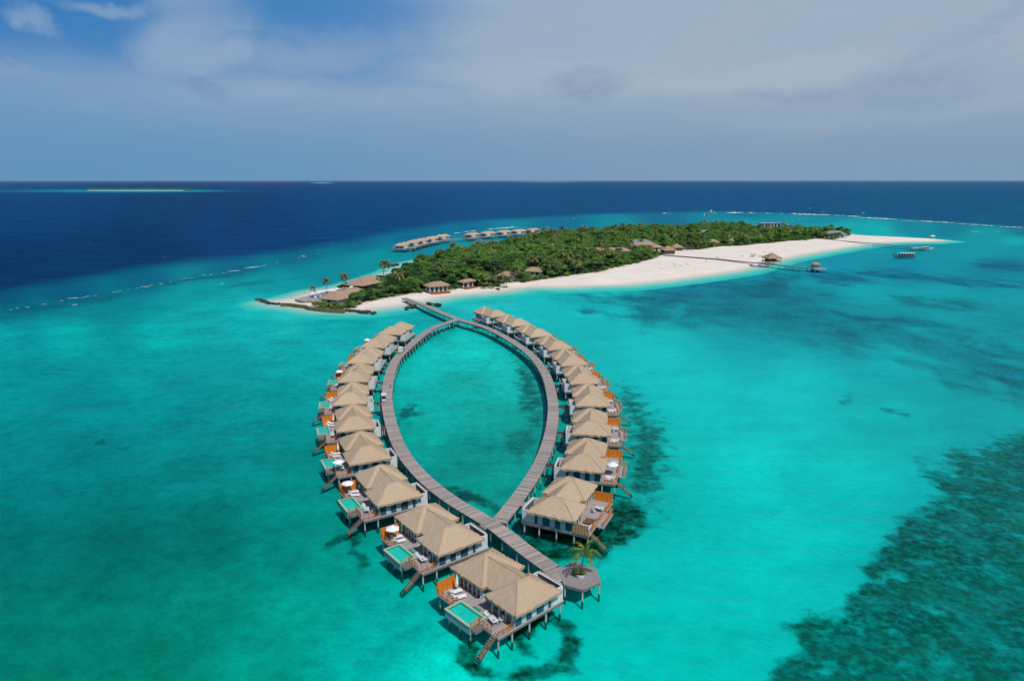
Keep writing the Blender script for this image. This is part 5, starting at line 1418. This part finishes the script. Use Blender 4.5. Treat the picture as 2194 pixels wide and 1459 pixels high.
# ------------------------------------------------------------------ far row of villas behind the island
JF = [at(*q, z=DZ) for q in [(886,530),(905,524.5),(935,518),(973,512.5),(1002,510.5),(1035,507),(1069,504.5),(1100,502),(1140,499.5),(1165,498)]]
_, pathF = jetty('wooden_jetty', 'distant grey jetty serving the row of villas behind the island', JF, 3.2, DZ, step=5.0)
jetty('wooden_jetty', 'short distant jetty branch joining the far villas to the wood', [at(*q, z=DZ-.01) for q in [(1003,511.5),(1030,513.5),(1071,516.5)]], 2.6, DZ-.012, step=5.0)
FV = [(862,521.5),(884,516),(903,512),(924,508),(948,503.5),(1012,499.5),(1046,497),(1080,494.5),(1112,492.5),(1142,490.5)]
for i, (px, py) in enumerate(FV):
    # roof of the villa seen at this place; the bath court faces the jetty
    x, y = at(px, py, 6.2); p = np.array((x, y)); q = near_path(p, pathF); j = int(np.argmin(((np.array(pathF)-p)**2).sum(1))); j = min(max(j, 2), len(pathF)-3)
    d = pathF[j+2]-pathF[j-2]; a = math.atan2(d[1], d[0]); oa = a+math.pi/2      # outward: away from the viewpoint side
    out = np.array((math.cos(oa), math.sin(oa)))
    # mirrored plan: y axis runs back toward the near end
    org = p+out*4.6+np.array((math.cos(a), math.sin(a)))*(-7.6)
    rz = a+math.pi/2+math.pi
    o = place(villa_left, USED, (org[0], org[1], 0), rz, 'distant thatched overwater villa, %s from the left in the row behind the island' % (['first']+ORD[1:])[i], 'distant villas behind the island')
    for c in list(kids(o)):
        if c.name.startswith('gangway'): bpy.data.objects.remove(c)
x, y = at(880, 531, DZ); t = thing('jetty_head', 'small dark plank platform at the left end of the distant jetty', 'platform', (x, y, 0), .4)
b = MB(); b.box(-5, 4, -3, 3, DZ-.3, DZ-.02); b.build('deck', M['deck'], t)
for sx in (-4.5, 3.5):
    for sy in (-2.6, 2.6): add_pile(t, sx, sy)

# ------------------------------------------------------------------ reef islands on the horizon
def far_island(name, label, px0, px1, py, gx0, gx1, hgt, depth=60):
    P = [at(px0, py), at(px1, py)]; cx, cy = (P[0][0]+P[1][0])/2, P[0][1]; L = (P[1][0]-P[0][0])/2
    t = thing(name, label, 'island', (cx, cy, 0)); n = 26; vs = []; fs = []
    ring = [(L*math.cos(2*math.pi*k/n), depth*math.sin(2*math.pi*k/n)*random.uniform(.8, 1.1)) for k in range(n)]
    b = MB(); b.add([(x, y, -1.5) for x, y in ring]+[(x*.93, y*.8, 1.6) for x, y in ring], [tuple(range(n, 2*n))]+[(k, (k+1)%n, n+(k+1)%n, n+k) for k in range(n)]); b.build('sandbank', M['farsand'], t)
    if gx1 > gx0:
        b = MB(); rr = random.Random(4); m = int((gx1-gx0)*2.2)
        for k in range(m):
            px = gx0+(gx1-gx0)*k/m+rr.uniform(-.5, .5); x = at(px, py)[0]-cx; y = rr.uniform(-depth*.3, depth*.6); r = rr.uniform(6, 13); hh = hgt*rr.uniform(.55, 1.1)
            c = (x, y, hh*.55); q = 7
            vs = [(x, y, hh)]+[(x+r*1.2*math.cos(6.283*i/q)*rr.uniform(.6,1.1), y+r*math.sin(6.283*i/q), hh*rr.uniform(.55, .85)) for i in range(q)]+[(x+r*1.3*math.cos(6.283*i/q), y+r*math.sin(6.283*i/q), 1.0) for i in range(q)]
            b.add(vs, [(0, 1+i, 1+(i+1)%q) for i in range(q)]+[(1+i, 1+q+i, 1+q+(i+1)%q, 1+(i+1)%q) for i in range(q)])
        b.build('trees', M['farleaf'], t)
    return t
M['farsand'] = simple('far_sand', (.55, .55, .50), .95, .1, .01)
M['farleaf'] = simple('far_trees', (.035, .085, .075), .9, .3, .03)  # bluish tone: distance haze mixed into the tree colour
far_island('reef_island', 'low wooded island with pale beach on the left horizon', 176, 415, 408.2, 184, 412, 14, 70)
far_island('sandbank', 'thin pale sandbank on the horizon left of centre', 671, 714, 391.5, 0, 0, 6, 100)
far_island('sandbank', 'long thin pale sandbank on the horizon right of centre', 1112, 1225, 389.0, 0, 0, 6, 200)
far_island('sandbank', 'faint darker islet on the horizon toward the right', 1600, 1690, 389.2, 1605, 1685, 14, 120)

# ------------------------------------------------------------------ light, sky, camera
SUND = np.array((.48*math.cos(R(55)), -.877*math.cos(R(55)), math.sin(R(55)))); SUND /= np.linalg.norm(SUND)
ld = bpy.data.lights.new('sun', 'SUN'); ld.energy = 3.7; ld.angle = R(.55); ld.color = (1.0, .955, .89)
lo = bpy.data.objects.new('sun', ld); C.objects.link(lo)
from mathutils import Vector
lo.rotation_euler = Vector(SUND).to_track_quat('Z', 'Y').to_euler(); lo.location = (0, 0, 200)

w = bpy.data.worlds.new('World'); SC.world = w; w.use_nodes = True
nt = NT.__new__(NT); nt.t = w.node_tree; nt.mat = w; nt.t.nodes.clear(); nt.out = nt.n('ShaderNodeOutputWorld'); m = nt
sky = m.n('ShaderNodeTexSky'); sky.sky_type = 'NISHITA'; sky.sun_disc = False; sky.sun_elevation = R(56); sky.sun_rotation = math.atan2(SUND[0], SUND[1])
sky.air_density = 1.3; sky.dust_density = .6; sky.ozone_density = 2.5
dirv = m.n('ShaderNodeTexCoord').outputs['Generated']
sp = m.n('ShaderNodeSeparateXYZ'); m.l(dirv, sp.inputs[0])
az = m.math('MULTIPLY', m.math('ARCTAN2', sp.outputs[0], sp.outputs[1]), 57.2958)      # degrees right of straight ahead
el = m.math('MULTIPLY', m.math('ARCSINE', sp.outputs[2]), 57.2958)
cb = m.n('ShaderNodeCombineXYZ'); m.l(az, cb.inputs[0]); m.l(el, cb.inputs[1])
ae = cb.outputs[0]
warp = m.n('ShaderNodeTexNoise'); warp.inputs['Scale'].default_value = .12; warp.inputs['Detail'].default_value = 6; warp.inputs['Roughness'].default_value = .62; m.l(ae, warp.inputs['Vector'])
wv = m.vmath('MULTIPLY', m.vmath('SUBTRACT', warp.outputs['Color'], (.5, .5, .5)), (9, 4.5, 0))
aw = m.vmath('ADD', ae, wv)
wisp = m.noise(m.scale(aw, (.10, .34, 1)), 1.0, 7, .62)
fine = m.noise(m.scale(ae, (.5, 1.1, 1)), 1.0, 6, .65)
def dega(px, py):
    u, v = px-1097, py-729.5; x = u; y = F*C_-v*S_; z = -(F*S_+v*C_); return math.degrees(math.atan2(x, y)), math.degrees(math.atan2(z, math.hypot(x, y)))
def blob(px, py, rx, ry, soft=.5, rot=0.0, src=None):
    a0, e0 = dega(px, py); k = 60/F/1.0
    v = m.vmath('SUBTRACT', src or aw, (a0, e0, 0))
    rt = m.n('ShaderNodeVectorRotate', rotation_type='Z_AXIS'); rt.inputs['Angle'].default_value = R(-rot); m.l(v, rt.inputs['Vector'])
    v = m.vmath('MULTIPLY', rt.outputs[0], (1/(rx*.0387), 1/(ry*.0387), 0))
    ln = m.n('ShaderNodeVectorMath', operation='LENGTH'); m.l(v, ln.inputs[0])
    return m.remap(ln.outputs['Value'], 1-soft, 1+soft, 1, 0, True)
def mx(a, b): return m.math('MAXIMUM', a, b)
# thin veil that covers all but the upper left
jit = m.math('MULTIPLY', m.math('SUBTRACT', wisp, .5), 9.0)
band = m.math('MULTIPLY', m.remap(m.math('ADD', el, m.math('MULTIPLY', jit, .35)), 9.6, 5.6, 0, 1, True), m.remap(az, -37, -20, .62, .95))
rightp = m.remap(m.math('ADD', az, jit), -16, -1, 0, 1, True)
veil = mx(band, rightp)
veil = mx(veil, m.math('MULTIPLY', blob(430, 95, 120, 62, .55, 20), .85))
veil = mx(veil, m.math('MULTIPLY', blob(455, 20, 75, 80, .6, 30), .7))
veil = mx(veil, m.math('MULTIPLY', blob(640, 120, 220, 45, .8, 4), .6))
veil = mx(veil, m.math('MULTIPLY', blob(70, 150, 150, 20, .7, -10), .7))
veil = mx(veil, m.math('MULTIPLY', blob(250, 6, 80, 10, .8, 3), .62))
veil = mx(veil, m.math('MULTIPLY', blob(50, 34, 34, 13, .8, -24), .62))
veil = mx(veil, m.math('MULTIPLY', blob(205, 243, 50, 8, .8, 0), .95))
hole = mx(m.math('MULTIPLY', blob(720, 40, 200, 38, .8, 4), .7), m.math('MULTIPLY', blob(560, 88, 100, 15, .8, 0), .5))
veil = m.math('MULTIPLY', veil, m.math('SUBTRACT', 1.0, hole))
veil = m.math('MULTIPLY', veil, m.remap(wisp, .3, .7, .86, 1.0))
# tones (linear)
hi_blue = m.mix(m.remap(az, -34, -4, 0, 1), s2l((30,114,184)), s2l((72,132,190)))
clear = m.mix(m.remap(el, 0, 12, 0, 1), s2l((84,140,190)), hi_blue)
nish = m.vmath('MULTIPLY', sky.outputs[0], (.10, .10, .10))
clear = m.mix(.08, clear, nish)
veilc_top = m.mix(m.remap(az, -24, 22, 0, 1, True), s2l((150,174,200)), s2l((164,180,196)))
veilc_low = m.mix(m.remap(az, -34, 24, 0, 1, True), s2l((98,148,188)), s2l((130,158,185)))
veilc = m.mix(m.remap(el, .8, 9.0, 0, 1, True), veilc_low, veilc_top)
bright = mx(m.math('MULTIPLY', blob(1650, 165, 330, 22, .9, 3), .5), m.math('MULTIPLY', blob(620, 165, 200, 28, .9, 3), .25))
bright = mx(bright, m.math('MULTIPLY', blob(1150, 175, 420, 30, 1.0, 0), .3)); bright = mx(bright, m.math('MULTIPLY', blob(1950, 240, 260, 16, .9, 2), .2))
veilc = m.mix(bright, veilc, s2l((180,193,203)))
veilc = m.mix(m.remap(m.math('ADD', m.math('MULTIPLY', wisp, .6), m.math('MULTIPLY', fine, .4)), .35, .65, .0, .14), veilc, s2l((120,150,180)))
dark = mx(m.math('MULTIPLY', blob(1265, 188, 84, 30, .35, 0), .42), m.math('MULTIPLY', blob(428, 182, 42, 17, .4, -16), .5))
dark = mx(dark, m.math('MULTIPLY', blob(1980, 165, 120, 50, .7, 20), .32)); dark = mx(dark, m.math('MULTIPLY', blob(1700, 197, 120, 9, .8, 0), .3)); dark = mx(dark, m.math('MULTIPLY', blob(2110, 60, 60, 22, .7, 50), .3))
dark = m.math('MULTIPLY', dark, m.remap(fine, .35, .6, .45, 1.0))
veilc = m.mix(dark, veilc, s2l((122,144,176)))
col = m.mix(veil, clear, veilc)
# below the horizon and overhead: the plain sky, so that the light stays neutral
col = m.mix(m.remap(el, 16, 40, 0, 1), col, nish)
bg = m.n('ShaderNodeBackground'); m.l(col, bg.inputs['Color']); bg.inputs['Strength'].default_value = 1.0
m.l(bg.outputs[0], m.out.inputs['Surface'])

b = MB(); b.box(-140000, 140000, -3000, 140000, -2.6, 64.0)
m = NT('haze'); pv = m.n('ShaderNodeVolumePrincipled'); pv.inputs['Density'].default_value = 1.1e-5; pv.inputs['Color'].default_value = (.42, .60, .80, 1); pv.inputs['Anisotropy'].default_value = 0.0
m.l(pv.outputs[0], m.out.inputs['Volume']); hz = b.build('haze', m.mat); tag(hz, kind='stuff')
cd = bpy.data.cameras.new('camera'); cam = bpy.data.objects.new('camera', cd); C.objects.link(cam)
cam.location = (0, 0, H); cam.rotation_euler = (math.pi/2-TH, 0, 0)
cd.sensor_width = 36; cd.lens = F/2194*36; cd.clip_start = 1; cd.clip_end = 200000
SC.camera = cam
vs = SC.view_settings; vs.view_transform = 'Standard'; vs.look = 'None'; vs.exposure = 0; vs.gamma = 1; vs.use_curve_mapping = False
SC.render.engine = 'CYCLES'
cy = SC.cycles; cy.max_bounces = 6; cy.diffuse_bounces = 2; cy.glossy_bounces = 2; cy.transparent_max_bounces = 8; cy.transmission_bounces = 2
cy.use_adaptive_sampling = True; cy.adaptive_threshold = .02
try: cy.use_denoising = True
except Exception: pass
